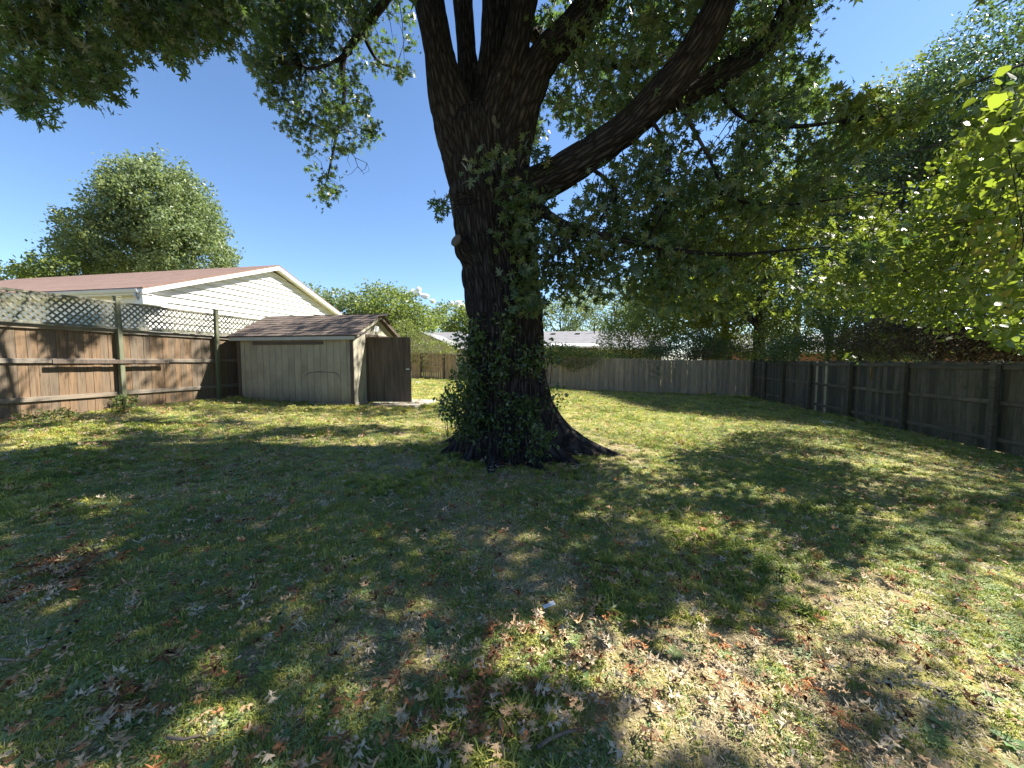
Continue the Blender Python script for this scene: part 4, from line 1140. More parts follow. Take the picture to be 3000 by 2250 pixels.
# ------------------------------------------------------------------ other trees
def crown_points(ells, n, rng, inner=.55):
    w = np.array([e[3] * e[4] * e[5] for e in ells]) ** .75; w /= w.sum()
    out = []
    for e, wk in zip(ells, w):
        k = int(n * wk)
        d = rng.normal(size=(k, 3)); d /= np.linalg.norm(d, axis=1)[:, None]
        lump = .78 + .34 * vnoise(d[:, 0] * 2.6 + e[0], d[:, 1] * 2.6 + d[:, 2] * 3.1 + e[1], 71)
        r = rng.uniform(inner ** 3, 1, k) ** (1 / 3) * lump
        out.append(np.array(e[:3]) + d * r[:, None] * np.array(e[3:]))
    return np.concatenate(out)
def tree(name, label, base, ells, trunk_r, nc, per, sp, size, mat, seed, kind='quad', cat='tree', group=None, check=False, up=.5, inner=.55, leak=.1, lean=0, limbs=True):
    rng = np.random.default_rng(seed)
    bz = gz(*base) - .05
    t = thing(name, label, cat, (base[0], base[1], bz), 0, group)
    o3 = np.array([base[0], base[1], bz])
    c = crown_points(ells, nc, rng, inner)
    if check: c = c[keep_shade(c, rng, leak)]
    lp = spread(c, per, sp, rng, .75)
    cv = np.repeat(np.clip(rng.normal(.5, .22, len(c)), 0, 1), per)
    var_ = np.clip(cv + rng.normal(0, .15, len(lp)), 0, 1)
    co = put('crown', leaves_mesh('crown', lp - o3, size, kind, rng, up, .2, var_, mat), t); co['kind'] = 'stuff'
    top = np.array(ells[0][:3])
    tr = [(smooth_path([(0, 0, 0), (lean * .3, 0, (top[2] - bz) * .4), tuple(top - o3)], [trunk_r * 1.15, trunk_r * .8, trunk_r * .3], 12))]
    V, F, U = tube_np([tr[0]], 14)
    put('trunk', np_mesh('trunk', V, F, True, U), t, M_bark2)
    if limbs:
        lm = []
        for k in range(14):
            e = ells[k % len(ells)]
            tgt = np.array(e[:3]) + rng.normal(size=3) * np.array(e[3:]) * .28
            h = rng.uniform(.35, .85); s0 = tr[0][0][int(h * 11)]
            tg = tgt - o3
            if tg[2] < s0[2]: tg[2] = s0[2] + .3
            m_ = s0 * .5 + tg * .5 + np.array([0, 0, -.1 * np.linalg.norm(tg - s0)])
            lm.append((np.array([s0, m_, tg]), np.array([trunk_r * .4, trunk_r * .22, trunk_r * .06])))
        V, F, U = tube_np(lm, 6)
        lo = put('limb', np_mesh('limbs', V, F, True, U), t, M_bark2); lo['kind'] = 'stuff'
    return t
def E(px, py, Y, rx, ry, rz):
    p = P(px, py, Y); return (p.x, p.y, p.z, rx, ry, rz)
# left, behind the white house
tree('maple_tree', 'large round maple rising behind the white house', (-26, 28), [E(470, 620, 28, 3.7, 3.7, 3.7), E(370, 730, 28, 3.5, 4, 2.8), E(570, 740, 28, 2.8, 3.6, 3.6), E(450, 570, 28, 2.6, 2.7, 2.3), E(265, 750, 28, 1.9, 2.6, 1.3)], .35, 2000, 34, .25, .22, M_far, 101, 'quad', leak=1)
tree('maple_tree', 'small bushy tree at the foot of the large maple behind the roof', (-28, 25), [E(205, 800, 25, 1.9, 2.4, 1.1), E(150, 815, 25, 1.4, 2, .7)], .2, 160, 26, .25, .22, M_mid, 102)
tree('hedge_tree', 'pale yellow green treetop at the far left edge above the roof', (-36, 27), [E(0, 815, 27, 2.2, 2, 1.0)], .2, 70, 26, .25, .22, M_yel, 103)
# tree line beyond the back fence
bk = [
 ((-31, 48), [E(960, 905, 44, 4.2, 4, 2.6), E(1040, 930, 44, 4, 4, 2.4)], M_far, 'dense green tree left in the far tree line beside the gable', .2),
 ((-19, 50), [E(1110, 910, 46, 4.2, 4, 3.4), E(1100, 960, 46, 4.5, 4, 3)], M_mid, 'green tree with ragged top second in the far tree line', .2),
 ((-13, 46), [E(1150, 910, 42, 3.4, 4, 2.9), E(1225, 935, 42, 2.8, 4, 1.9), E(1180, 960, 42, 4, 4, 2.6)], M_mid, 'yellowish green domed tree under the white cloud', .2),
 ((-6, 56), [E(1330, 935, 52, 4.2, 4, 2.2), E(1400, 950, 52, 4.5, 4, 2.6)], M_mid, 'green tree just left of the oak trunk in the far tree line', .2),
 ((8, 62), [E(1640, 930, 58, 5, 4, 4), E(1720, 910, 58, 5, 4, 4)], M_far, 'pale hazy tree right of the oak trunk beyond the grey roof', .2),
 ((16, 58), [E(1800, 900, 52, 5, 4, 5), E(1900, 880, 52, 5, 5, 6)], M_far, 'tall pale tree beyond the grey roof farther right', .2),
]
for k, (b_, el, mt, lb, lk) in enumerate(bk):
    tree('tree_line_tree', lb, b_, el, .3, 300, 26, .42, .34, mt, 200 + k, group='far tree line beyond the back fence')
# shrubs close behind the back fence
def shrub(name, label, pts, n, per, size, mat, seed, Yr, sp=.12, kind='ovate', hole=.2, cat='shrub', check=False, stems=10, up=.5):
    rng = np.random.default_rng(seed)
    c = zone(pts, n, Yr[0], Yr[1], rng, hole, .02, check)
    b = c.mean(0); bx, by = b[0], b[1]
    bz = gz(bx, by)
    t = thing(name, label, cat, (bx, by, bz))
    o3 = np.array([bx, by, bz])
    var_ = np.clip(np.repeat(rng.normal(.5, .25, len(c)), per) + rng.normal(0, .12, len(c) * per), 0, 1)
    fo = put('foliage', leaves_mesh('foliage', spread(c, per, sp, rng) - o3, size, kind, rng, up, .2, var_, mat), t); fo['kind'] = 'stuff'
    st = []
    for k in range(stems):
        p = c[rng.integers(len(c))]
        g0 = np.array([bx + (p[0] - bx) * .5, by + (p[1] - by) * .5, gz(bx, by)])
        st.append((np.array([g0, (g0 + p) / 2 + rng.normal(size=3) * .08, p]) - o3, np.array([.03, .018, .006])))
    if st:
        V, F, U = tube_np(st, 5)
        s_ = put('stem', np_mesh('stems', V, F, True, U), t, M_bark2); s_['kind'] = 'stuff'
    return t
shrub('shrub', 'sunlit yellow green shrub rising behind the open shed door', [(1150, 940), (1200, 935), (1260, 985), (1330, 1000), (1345, 1040), (1300, 1060), (1240, 1075), (1190, 1055), (1180, 1000)], 330, 14, .10, M_yel, 301, (23.0, 24.3), .14)
shrub('vine', 'leafy vine spilling over the back fence right of the oak', [(1600, 1010), (1660, 1010), (1760, 1035), (1850, 1040), (1820, 1065), (1740, 1075), (1680, 1085), (1620, 1060), (1590, 1040)], 620, 14, .095, M_mid, 302, (20.8, 22.4), .12, cat='vine', stems=0)
shrub('vine', 'thin vine trailing down the middle of the back fence', [(1865, 1045), (1930, 1050), (1945, 1080), (1925, 1120), (1912, 1110), (1905, 1080), (1870, 1065)], 40, 10, .06, M_dk, 303, (19.6, 19.75), .05, cat='vine', stems=0)
shrub('vine', 'dark vine climbing the second post of the right fence', [(2246, 1052), (2264, 1052), (2262, 1160), (2248, 1160)], 60, 8, .06, M_dk, 304, (18.0, 18.2), .05, cat='vine', stems=0)
shrub('small_tree', 'green bushy young tree behind the back fence right of the patio cover', [(1740, 1040), (1760, 960), (1830, 900), (1930, 890), (1990, 960), (1960, 1040), (1850, 1060)], 700, 16, .12, M_mid, 305, (22.5, 25), .2, cat='tree', stems=14)
shrub('shrub', 'dark tangled bush with bare grey twigs over the back fence', [(1880, 1045), (1920, 990), (2050, 970), (2180, 1010), (2240, 1050), (2100, 1062)], 900, 12, .09, M_dk, 306, (20.3, 22.5), .15, stems=26)
shrub('undergrowth', 'belt of tangled green undergrowth showing over the right half of the back fence', [(2010, 1050), (2040, 985), (2150, 1000), (2240, 1052)], 420, 13, .11, M_mid, 307, (23, 25), .2, stems=0, hole=.3, cat='bushes')
shrub('undergrowth', 'tangled bushes between the slender trunks just above the right fence', [(2240, 1052), (2270, 975), (2400, 1000), (2520, 985), (2700, 990), (2700, 1052)], 900, 13, .11, M_dk, 308, (15.5, 19), .2, stems=0, hole=.34, cat='bushes')
# bare twiggy brush pile above the back fence
br = thing('brush_pile', 'tangle of bare grey branches leaning over the back fence', 'branches', P(2060, 1060, 20.6))
rb = np.random.default_rng(31); st = []
for k in range(110):
    a_ = P(rb.uniform(1930, 2200), rb.uniform(1025, 1062), 20.6 + rb.uniform(-.3, .8)); b_ = a_ + Vector((rb.normal() * .9, rb.normal() * .4, abs(rb.normal()) * .45))
    m_ = (a_ + b_) / 2 + Vector((0, 0, .12))
    st.append((np.array([a_, m_, b_]) - np.array(br.location), np.array([.014, .009, .003])))
V, F, U = tube_np(st, 4)
M_grey = wood('grey_dead_wood', (.16, .145, .125), (.12, .11, .095), axis='z')
s_ = put('twigs', np_mesh('twigs', V, F, True, U), br, M_grey); s_['kind'] = 'stuff'
# trees behind the back and right fence
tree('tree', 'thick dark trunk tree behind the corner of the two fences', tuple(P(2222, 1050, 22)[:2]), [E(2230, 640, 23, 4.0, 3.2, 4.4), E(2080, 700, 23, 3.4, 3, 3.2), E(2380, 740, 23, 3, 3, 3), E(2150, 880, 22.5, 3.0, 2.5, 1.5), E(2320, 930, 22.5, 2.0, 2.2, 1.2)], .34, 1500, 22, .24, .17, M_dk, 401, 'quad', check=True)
tree('tree', 'slim tree with feathery top against the gap of sky', tuple(P(2330, 1050, 27)[:2]), [E(2340, 420, 26, 2.6, 2.5, 5.0), E(2270, 560, 26, 3, 2.5, 4)], .25, 420, 22, .24, .18, M_mid, 402, 'quad', check=True)
tree('tree', 'slender twin trunk tree left of the two slim ones beyond the right fence', tuple(P(2428, 1050, 19.5)[:2]), [E(2440, 860, 20, 2.4, 2.4, 1.9), E(2420, 700, 20, 2.4, 2.4, 2.2)], .12, 420, 18, .2, .14, M_dk, 403, 'quad', check=True)
tree('tree', 'slender trunk tree beside its twin beyond the right fence', tuple(P(2462, 1050, 19)[:2]), [E(2530, 780, 19.5, 2.4, 2.4, 2.2), E(2520, 930, 19.5, 2.0, 2, 1.2)], .14, 420, 18, .2, .14, M_mid, 404, 'quad', check=True)
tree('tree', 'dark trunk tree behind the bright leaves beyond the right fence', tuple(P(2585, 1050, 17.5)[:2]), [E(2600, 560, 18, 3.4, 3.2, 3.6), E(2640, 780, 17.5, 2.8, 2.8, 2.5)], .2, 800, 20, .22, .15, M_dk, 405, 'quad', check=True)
tree('tree', 'low rounded tree between the thick trunk and the twin trunks above the fence corner', tuple(P(2330, 1050, 20.5)[:2]), [E(2330, 960, 20.5, 1.9, 1.6, 1.3), E(2250, 1000, 20.5, 1.2, 1.2, .9)], .08, 420, 18, .16, .11, M_mid, 411, 'quad', limbs=False)
tree('tree', 'low olive green tree just right of the twin trunks over the right fence', tuple(P(2520, 1050, 16)[:2]), [E(2520, 950, 16, 1.7, 1.4, 1.1), E(2600, 1000, 15.5, 1.1, 1.1, .6)], .07, 420, 18, .15, .10, M_dk, 412, 'quad', limbs=False)
tree('tree', 'dense dark tree filling the middle behind the low hanging oak leaves', tuple(P(2130, 1050, 26)[:2]), [E(2080, 820, 26, 4.4, 3.5, 3.6), E(1980, 900, 26, 3.6, 3.5, 2.4), E(2180, 930, 25, 3, 2.6, 1.8)], .3, 1700, 22, .24, .18, M_mid, 413, 'quad', check=True)
tree('tree', 'yellow tipped tree below the big dark crown at upper right', tuple(P(2560, 1050, 22)[:2]), [E(2520, 400, 21, 2.6, 2.5, 3.0), E(2600, 330, 21, 2.8, 2.5, 2.6), E(2450, 560, 21, 2.6, 2.5, 3)], .28, 520, 22, .26, .18, M_yel, 406, 'quad', check=True)
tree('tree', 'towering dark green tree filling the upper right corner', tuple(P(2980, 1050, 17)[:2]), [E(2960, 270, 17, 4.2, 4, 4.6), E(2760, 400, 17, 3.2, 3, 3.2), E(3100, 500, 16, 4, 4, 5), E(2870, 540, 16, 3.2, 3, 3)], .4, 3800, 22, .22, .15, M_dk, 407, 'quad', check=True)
tree('plum_tree', 'dark purple leaved plum tree low behind the right fence', tuple(P(2850, 1050, 11.5)[:2]), [E(2850, 950, 11.5, 2.0, 1.5, 1.2), E(2640, 985, 12, 1.6, 1.3, .75), E(3020, 920, 11, 1.7, 1.4, 1.4), E(2950, 1010, 11.5, 2, 1.2, .6)], .1, 1500, 20, .15, .085, M_plum, 408, 'ovate', check=False)
tree('tree', 'green understory tree over the right fence near the plum', tuple(P(2760, 1050, 14)[:2]), [E(2720, 820, 13.5, 1.9, 1.8, 1.6), E(2620, 930, 13.5, 1.5, 1.5, 1.0), E(2860, 760, 13, 2, 1.8, 1.8)], .1, 700, 20, .17, .095, M_bud, 409, 'ovate', check=True)
# tall tree added past the right fence to shade that side of the lawn
rng = np.random.default_rng(55)
n_ = 160000
gxr = rng.uniform(-1, 9.5, n_); gyr = rng.uniform(-1.5, 19, n_)
hh = rng.uniform(2.5, 15, n_)
pp = np.stack([gxr + SUN.x / SUN.z * hh, gyr + SUN.y / SUN.z * hh, hh + ground(gxr, gyr)], -1)
ppx, ppy = proj(pp); pu_, pv_ = UV(pp[:, 0], pp[:, 1])
allow = in_poly(ppx, ppy, [(1900, 400), (2440, 360), (2480, 300), (2570, 230), (2680, 180), (2780, 90), (2870, -60), (3200, -200), (3200, 940), (2300, 900), (1950, 800)])
seen = (ppx > -80) & (ppx < 3080) & (ppy > -60) & (pp[:, 1] > .2)
ok = (lit_frac(gxr, gyr) < .5) & (pu_ > 8.8) & (pu_ < 21) & (allow | ~seen) & keep_shade(pp, rng, .03)
ok &= vnoise(pp[:, 0] * .7, pp[:, 2] * .8, 67) * .6 + vnoise(pp[:, 1] * .9, pp[:, 2] * 1.1, 68) * .4 > .36
cu2 = pp[ok][:3000]
big = thing('tree', 'tall leafy tree added past the right edge, boughs beyond the right fence shading the lawn', 'tree', (15.5, 6.5, -.5))
GO = np.array([15.5, 6.5, -.5])
pl = spread(cu2, 11, .24, rng, .7); pl = pl[keep_shade(pl, rng, .2)]
co = put('crown', leaves_mesh('crown', pl - GO, .13, 'ovate', rng, .5, .2, None, M_dk), big); co['kind'] = 'stuff'
tk = smooth_path([(0, 0, 0), (.1, .2, 4), (0, .6, 9), (-.4, 1, 13)], [.36, .28, .18, .06], 20)
V, F, U = tube_np([tk], 16); put('trunk', np_mesh('trunk', V, F, True, U), big, M_bark2)
lm = []
for p in cu2[rng.permutation(len(cu2))[:60]] - GO:
    if p[2] < 3: continue
    s0 = tk[0][int(np.clip(p[2] / 13 * 19 * .7, 3, 18))]
    lm.append((np.array([s0, (s0 + p) / 2 + np.array([0, 0, .3]), p]), np.array([.07, .035, .01])))
V, F, U = tube_np(lm, 6); lo = put('limb', np_mesh('limbs', V, F, True, U), big, M_bark2); lo['kind'] = 'stuff'
# redbud near the right edge, crown reaching over the fence
rng = np.random.default_rng(77)
bud = thing('redbud_tree', 'bright green heart leaved tree reaching in over the right fence', 'tree', tuple(W(8.9, 4.8, -.4)))
BO = np.array(bud.location)
def Yb(px, py, r): return np.interp(px, [2450, 2750, 3000], [8.2, 6.2, 4.0]) + r.uniform(-.6, 2.2, len(px))
zb1 = zone([(2560, 640), (2700, 560), (2800, 430), (2900, 330), (3060, 260), (3060, 960), (2900, 900), (2750, 880), (2600, 830), (2500, 740)], 950, 0, 0, rng, .33, .009, True, Yb)
zb2 = zone([(2300, 800), (2500, 760), (2700, 840), (2960, 900), (3050, 960), (3050, 1010), (2800, 960), (2600, 930), (2420, 880), (2330, 830)], 330, 0, 0, rng, .34, .011, True, Yb)
zb3 = zone([(2830, 270), (2900, 255), (3010, 260), (3010, 460), (2900, 420), (2830, 330)], 22, 2.7, 3.3, rng, .15, .01, False)
zb4 = zone([(2470, 1045), (2530, 1040), (2500, 1060)], 4, 9, 9.3, rng, 0, .01, False)
bp = spread(np.concatenate([zb1, zb2]), 7, .13, rng, .7); bp2 = spread(zb3, 4, .08, rng)
pos = np.concatenate([bp, bp2, spread(zb4, 4, .06, rng)])
s_ = np.full(len(pos), .088)
cr = put('crown', leaves_mesh('crown', pos - BO, s_, 'heart', rng, .9, .3, np.clip(vnoise(pos[:, 0] * 1.6 + pos[:, 1], pos[:, 2] * 1.9, 73) * 1.5 - .3 + rng.normal(0, .14, len(pos)), 0, 1), M_bud), bud); cr['kind'] = 'stuff'
leaf_parts(bp2 - BO + rng.normal(size=bp2.shape) * .05, .095, 'heart', cr, M_bud, rng, .9)
leaf_parts(bp[rng.permutation(len(bp))[:200]] + rng.normal(size=(200, 3)) * .03 - BO, .09, 'heart', cr, M_bud, rng, .9)
bt = []
trk = smooth_path([(0, 0, 0), (-.1, .3, 1.2), (-.5, .8, 2.6), (-1.2, 1.4, 4.0)], [.13, .11, .09, .05], 14)
bt.append(trk)
V, F, U = tube_np(bt, 14); put('trunk', np_mesh('trunk', V, F, True, U), bud, M_bark2)
bt = []
allc = np.concatenate([zb1, zb2, zb3])
hubs = [np.array(P(2950, 500, 5.2)), np.array(P(2800, 760, 7)), np.array(P(2650, 820, 8)), np.array(P(2930, 300, 4)), np.array(P(2870, 650, 6))]
for h in hubs:
    s0 = trk[0][9] + BO; m_ = (s0 + h) / 2 + np.array([0, 0, .35])
    c_, r_ = smooth_path([s0 - BO, m_ - BO, h - BO], [.035, .022, .01], 10); bt.append((c_, r_))
hub = np.concatenate([c_ + BO for c_, _ in bt])
for p in allc[::4]:
    d = np.linalg.norm(hub - p, axis=1); k = d.argmin()
    if d[k] < .1: continue
    bt.append((np.array([hub[k], (hub[k] + p) / 2 + rng.normal(size=3) * .04 + np.array([0, 0, .08 * d[k]]), p]) - BO, np.array([.008, .005, .002])))
V, F, U = tube_np(bt, 5); s_ = put('branch', np_mesh('branches', V, F, True, U), bud, M_bark2); s_['kind'] = 'stuff'
# weeds at the foot of the left fence post
shrub('weed_plant', 'broad leaved weeds growing round the nearest left fence post', [(318, 1165), (352, 1160), (395, 1165), (390, 1195), (340, 1200), (322, 1190)], 26, 8, .075, M_mid, 501, (8.0, 8.5), .04, cat='weeds', stems=6)
shrub('weed_plant', 'low green weeds at the foot of the left fence by the picture edge', [(0, 1215), (60, 1210), (200, 1200), (230, 1212), (100, 1228), (0, 1240)], 46, 8, .06, M_yel, 502, (6.8, 7.2), .05, cat='weeds', stems=3)

# ------------------------------------------------------------------ cloud
def cloud(label, blobs, Y, seed):
    rng = random.Random(seed)
    bm = bmesh.new()
    for px, py, r in blobs:
        c = P(px, py, Y)
        mat_ = Matrix.Translation(c) @ Matrix.Diagonal((r * 1.25, r, r * .9, 1))
        bmesh.ops.create_icosphere(bm, subdivisions=4, radius=1, matrix=mat_)
    bm.verts.ensure_lookup_table()
    from mathutils import noise as mn
    c0 = P(blobs[0][0], blobs[0][1], Y)
    for v_ in bm.verts:
        n = mn.fractal(v_.co * .035, 0.9, 2.2, 5)
        v_.co += (v_.co - c0).normalized() * n * 13
    me = bpy.data.meshes.new('cloud')
    for v_ in bm.verts: v_.co -= c0
    bm.to_mesh(me); bm.free()
    for p_ in me.polygons: p_.use_smooth = True
    return tag(put('cloud', me, None, M_cloud, c0), label, 'cloud')
M_cloud, nt_, b_ = new_mat('cloud'); b_.inputs['Base Color'].default_value = (.92, .93, .95, 1); b_.inputs['Roughness'].default_value = 1
cloud('small white cloud peeking above the domed tree', [(1205, 858, 13), (1224, 850, 9), (1183, 866, 12), (1246, 868, 11), (1266, 882, 9), (1232, 862, 10)], 1500, 1)
cloud('white puffy cloud just left of the oak trunk', [(1330, 890, 12), (1352, 898, 13), (1305, 899, 10), (1385, 903, 14), (1284, 905, 7), (1341, 886, 8)], 1500, 2)

# ------------------------------------------------------------------ grass (tufts scattered by geometry nodes; nobody could count them)
def grass_mat(name, cols, tr=(.35, .5, .06), tf=.3):
    m, nt, b = new_mat(name)
    geo = N(nt, 'ShaderNodeNewGeometry'); oi = N(nt, 'ShaderNodeObjectInfo')
    n1 = noise(nt, geo.outputs['Position'], 1.3, 4, .6)
    f = math_(nt, 'ADD', math_(nt, 'MULTIPLY', n1, .9), math_(nt, 'MULTIPLY', oi.outputs['Random'], .38))
    col = ramp(nt, f, [(.42, cols[0]), (.6, cols[1]), (.8, cols[2])])
    nt.links.new(col, b.inputs['Base Color']); b.inputs['Roughness'].default_value = .55; b.inputs['Specular IOR Level'].default_value = .3
    t = N(nt, 'ShaderNodeBsdfTranslucent'); nt.links.new(mixc(nt, .5, col, tr), t.inputs['Color'])
    mx = N(nt, 'ShaderNodeMixShader'); mx.inputs[0].default_value = tf
    nt.links.new(b.outputs[0], mx.inputs[1]); nt.links.new(t.outputs[0], mx.inputs[2]); nt.links.new(mx.outputs[0], nt.nodes['Material Output'].inputs['Surface'])
    return m
M_gr = grass_mat('grass_blade', [(.12, .19, .04), (.27, .31, .06), (.50, .46, .12)])
M_dry = grass_mat('dry_grass', [(.36, .30, .16), (.50, .42, .25), (.62, .53, .36)], (.4, .35, .15), .2)
M_clo = grass_mat('clover', [(.12, .20, .08), (.18, .27, .10), (.30, .36, .15)], (.3, .5, .08), .3)
def tuft(seed, nb, h, rad, lie, mat, wid=.0032, broad=False):
    r = np.random.default_rng(seed); V = []; F = []
    for k in range(nb):
        a0 = r.uniform(0, 2 * np.pi); rr = rad * math.sqrt(r.random()); bx, by = rr * math.cos(a0), rr * math.sin(a0)
        a1 = r.uniform(0, 2 * np.pi); hh_ = h * r.uniform(.5, 1.25); ln = lie * r.uniform(.4, 1.6)
        dx, dy = math.cos(a1), math.sin(a1); w = wid * r.uniform(.7, 1.3); sx, sy = -dy * w, dx * w
        n = len(V)
        m_ = (bx + dx * ln * hh_ * .35, by + dy * ln * hh_ * .35, hh_ * .6 / (1 + .25 * ln)); e = (bx + dx * ln * hh_, by + dy * ln * hh_, hh_ / (1 + .75 * ln))
        V += [(bx - sx, by - sy, -.004), (bx + sx, by + sy, -.004), (m_[0] + sx * .9, m_[1] + sy * .9, m_[2]), (m_[0] - sx * .9, m_[1] - sy * .9, m_[2]), e]
        F += [(n, n + 1, n + 2, n + 3), (n + 3, n + 2, n + 4)]
    me = bpy.data.meshes.new('tuft'); me.from_pydata(V, [], F); me.materials.append(mat)
    for p_ in me.polygons: p_.use_smooth = True
    return me
def litter(seed, nb, rad, mat, size=.02):
    r = np.random.default_rng(seed); V = []; F = []
    for k in range(nb):
        a0 = r.uniform(0, 2 * np.pi); rr = rad * math.sqrt(r.random()); c = np.array([rr * math.cos(a0), rr * math.sin(a0), r.uniform(.006, .03)])
        a1 = r.uniform(0, 2 * np.pi); d = np.array([math.cos(a1), math.sin(a1), r.uniform(-.5, .5)]); s_ = size * r.uniform(.5, 1.3); w = s_ * r.uniform(.25, .5)
        e = np.array([-d[1], d[0], r.uniform(-.5, .5)]); n = len(V)
        V += [tuple(c - d * s_), tuple(c + e * w), tuple(c + d * s_), tuple(c - e * w)]; F += [(n, n + 1, n + 2, n + 3)]
    me = bpy.data.meshes.new('bits'); me.from_pydata(V, [], F); me.materials.append(mat)
    return me
def clover(seed, nb, rad, mat):
    r = np.random.default_rng(seed); V = []; F = []
    for k in range(nb):
        a0 = r.uniform(0, 2 * np.pi); rr = rad * math.sqrt(r.random()); c = (rr * math.cos(a0), rr * math.sin(a0), r.uniform(.015, .04))
        a1 = r.uniform(0, 6.28)
        for q_ in range(3):
            a = a1 + q_ * 2.094; s_ = r.uniform(.008, .014); n = len(V)
            V += [c, (c[0] + math.cos(a - .5) * s_, c[1] + math.sin(a - .5) * s_, c[2] + .002), (c[0] + math.cos(a) * s_ * 1.3, c[1] + math.sin(a) * s_ * 1.3, c[2] - .001), (c[0] + math.cos(a + .5) * s_, c[1] + math.sin(a + .5) * s_, c[2] + .002)]
            F += [(n, n + 1, n + 2, n + 3)]
    me = bpy.data.meshes.new('clover'); me.from_pydata(V, [], F); me.materials.append(mat)
    return me
def rosette(seed, mat):
    r = np.random.default_rng(seed); V = []; F = []
    for k in range(11):
        a = k * 2.4 + r.uniform(-.3, .3); L_ = r.uniform(.04, .085); w = L_ * .28; t = r.uniform(.15, .6)
        d = np.array([math.cos(a), math.sin(a), t]); e = np.array([-math.sin(a), math.cos(a), 0]); n = len(V)
        V += [(0, 0, .004), tuple(d * L_ * .45 + e * w), tuple(d * L_ * np.array([1, 1, .7])), tuple(d * L_ * .45 - e * w), tuple(d * L_ * .5 - np.array([0, 0, .006]))]
        F += [(n, n + 1, n + 4), (n + 1, n + 2, n + 4), (n + 2, n + 3, n + 4), (n + 3, n, n + 4)]
    me = bpy.data.meshes.new('rosette'); me.from_pydata(V, [], F); me.materials.append(mat)
    return me
tcol = bpy.data.collections.new('grass_tufts')
specs = [('a', tuft(1, 26, .050, .07, .9, M_gr)), ('b', tuft(2, 26, .042, .08, 1.4, M_gr)), ('c', tuft(3, 22, .065, .06, .7, M_gr)),
         ('d', tuft(4, 24, .035, .09, 1.8, M_dry, .0026)), ('e', tuft(5, 22, .028, .10, 2.6, M_dry, .0026)),
         ('f', clover(6, 14, .08, M_clo)), ('g', litter(7, 12, .09, M_dry, .016)), ('h', tuft(8, 34, .10, .05, .8, M_gr, .0042)), ('i', rosette(9, M_clo))]
for nm, me in specs:
    o = bpy.data.objects.new('tuft_' + nm, me); tcol.objects.link(o)
rng = np.random.default_rng(12)
def gpts(Y0, Y1, dens):
    x0, x1 = -1.42 * Y1 - .5, 1.42 * Y1 + .5
    n = int((x1 - x0) * (Y1 - Y0) * dens)
    x = rng.uniform(x0, x1, n); y = rng.uniform(Y0, Y1, n)
    u, v_ = UV(x, y)
    m = (np.abs(x) < 1.42 * y + .4) & (u > -10.15) & (u < right_u(v_) - .02) & (v_ < 24)
    s_ = (x - C0.x) * D0.x + (y - C0.y) * D0.y; pn = (x - C0.x) * (-D0.y) + (y - C0.y) * D0.x
    m &= pn > -.0 if False else True
    # keep clear of the trunk and shed
    m &= np.hypot(x + .08, y - 6.0) > .4
    m &= ~((u > SU0) & (u < SU1) & (v_ > SV) & (v_ < SV + SD))
    # behind back fence
    side = (x - C0.x) * D0.y - (y - C0.y) * D0.x
    m &= side < -.05
    return x[m], y[m]
bands = [(.9, 2.2, 750), (2.2, 3.6, 560), (3.6, 6, 320), (6, 10, 150), (10, 15, 62), (15, 24.5, 34)]
X, Y_, S = [], [], []
for (a_, b_, d_), sc_ in zip(bands, (.62, .68, .8, 1.0, 1.3, 1.7)):
    x, y = gpts(a_, b_, d_); X.append(x); Y_.append(y); S.append(np.full(len(x), sc_))
X = np.concatenate(X); Y_ = np.concatenate(Y_); S = np.concatenate(S)
S = S * rng.uniform(.7, 1.3, len(X))
den = vnoise(X * 1.5, Y_ * 1.5, 81) * .5 + vnoise(X * 4, Y_ * 4, 82) * .3 + vnoise(X * .5, Y_ * .5, 83) * .3
bare = np.clip(den, 0, 1)
thin = (den < .47) & (rng.random(len(X)) < np.interp(Y_, [0, 6, 12], [.62, .5, .15]))
X, Y_, S, den = X[~thin], Y_[~thin], S[~thin], den[~thin]
bare = np.clip(den, 0, 1)
nearb = np.interp(Y_, [0, 5, 9], [1, .55, .1])
r1 = rng.random(len(X))
pg = np.clip((bare - .40) * 2.6, 0.05, .92); pg = pg * nearb + (1 - nearb) * .88
right_green = np.clip((X - 1.2) * .2, 0, .3); pg = np.clip(pg + right_green, 0, 1)
idx = np.where(r1 < pg, rng.choice([0, 1, 2, 0, 1, 5, 5], len(X)), rng.choice([3, 4, 4, 6, 6], len(X)))
tall = (vnoise(X * 1.2, Y_ * 1.2, 85) > .70) & (rng.random(len(X)) < .4); idx = np.where(tall, 7, idx)
idx = np.where((vnoise(X * 2.1, Y_ * 2.1, 86) > .55) & (rng.random(len(X)) < .055) & (Y_ < 9), 8, idx)
me = np_mesh('grass', np.stack([X, Y_, ground(X, Y_)], -1), np.zeros((0, 4), int).reshape(0, 4), attrs={'scl': S, 'ang': rng.uniform(0, 6.28, len(X))})
ia = me.attributes.new('idx', 'INT', 'POINT'); ia.data.foreach_set('value', idx.astype(np.int32))
go = put('grass', me); go['kind'] = 'stuff'
tag(go, 'patchy mown grass with clover covering the yard', 'grass')
print('tufts', len(X))
ng = bpy.data.node_groups.new('scatter', 'GeometryNodeTree')
ng.interface.new_socket('Geometry', in_out='INPUT', socket_type='NodeSocketGeometry'); ng.interface.new_socket('Geometry', in_out='OUTPUT', socket_type='NodeSocketGeometry')
gi = ng.nodes.new('NodeGroupInput'); gout = ng.nodes.new('NodeGroupOutput')
ip = ng.nodes.new('GeometryNodeInstanceOnPoints'); ci = ng.nodes.new('GeometryNodeCollectionInfo')
ci.inputs['Collection'].default_value = tcol; ci.inputs['Separate Children'].default_value = True; ci.inputs['Reset Children'].default_value = True
m2p = ng.nodes.new('GeometryNodeMeshToPoints')
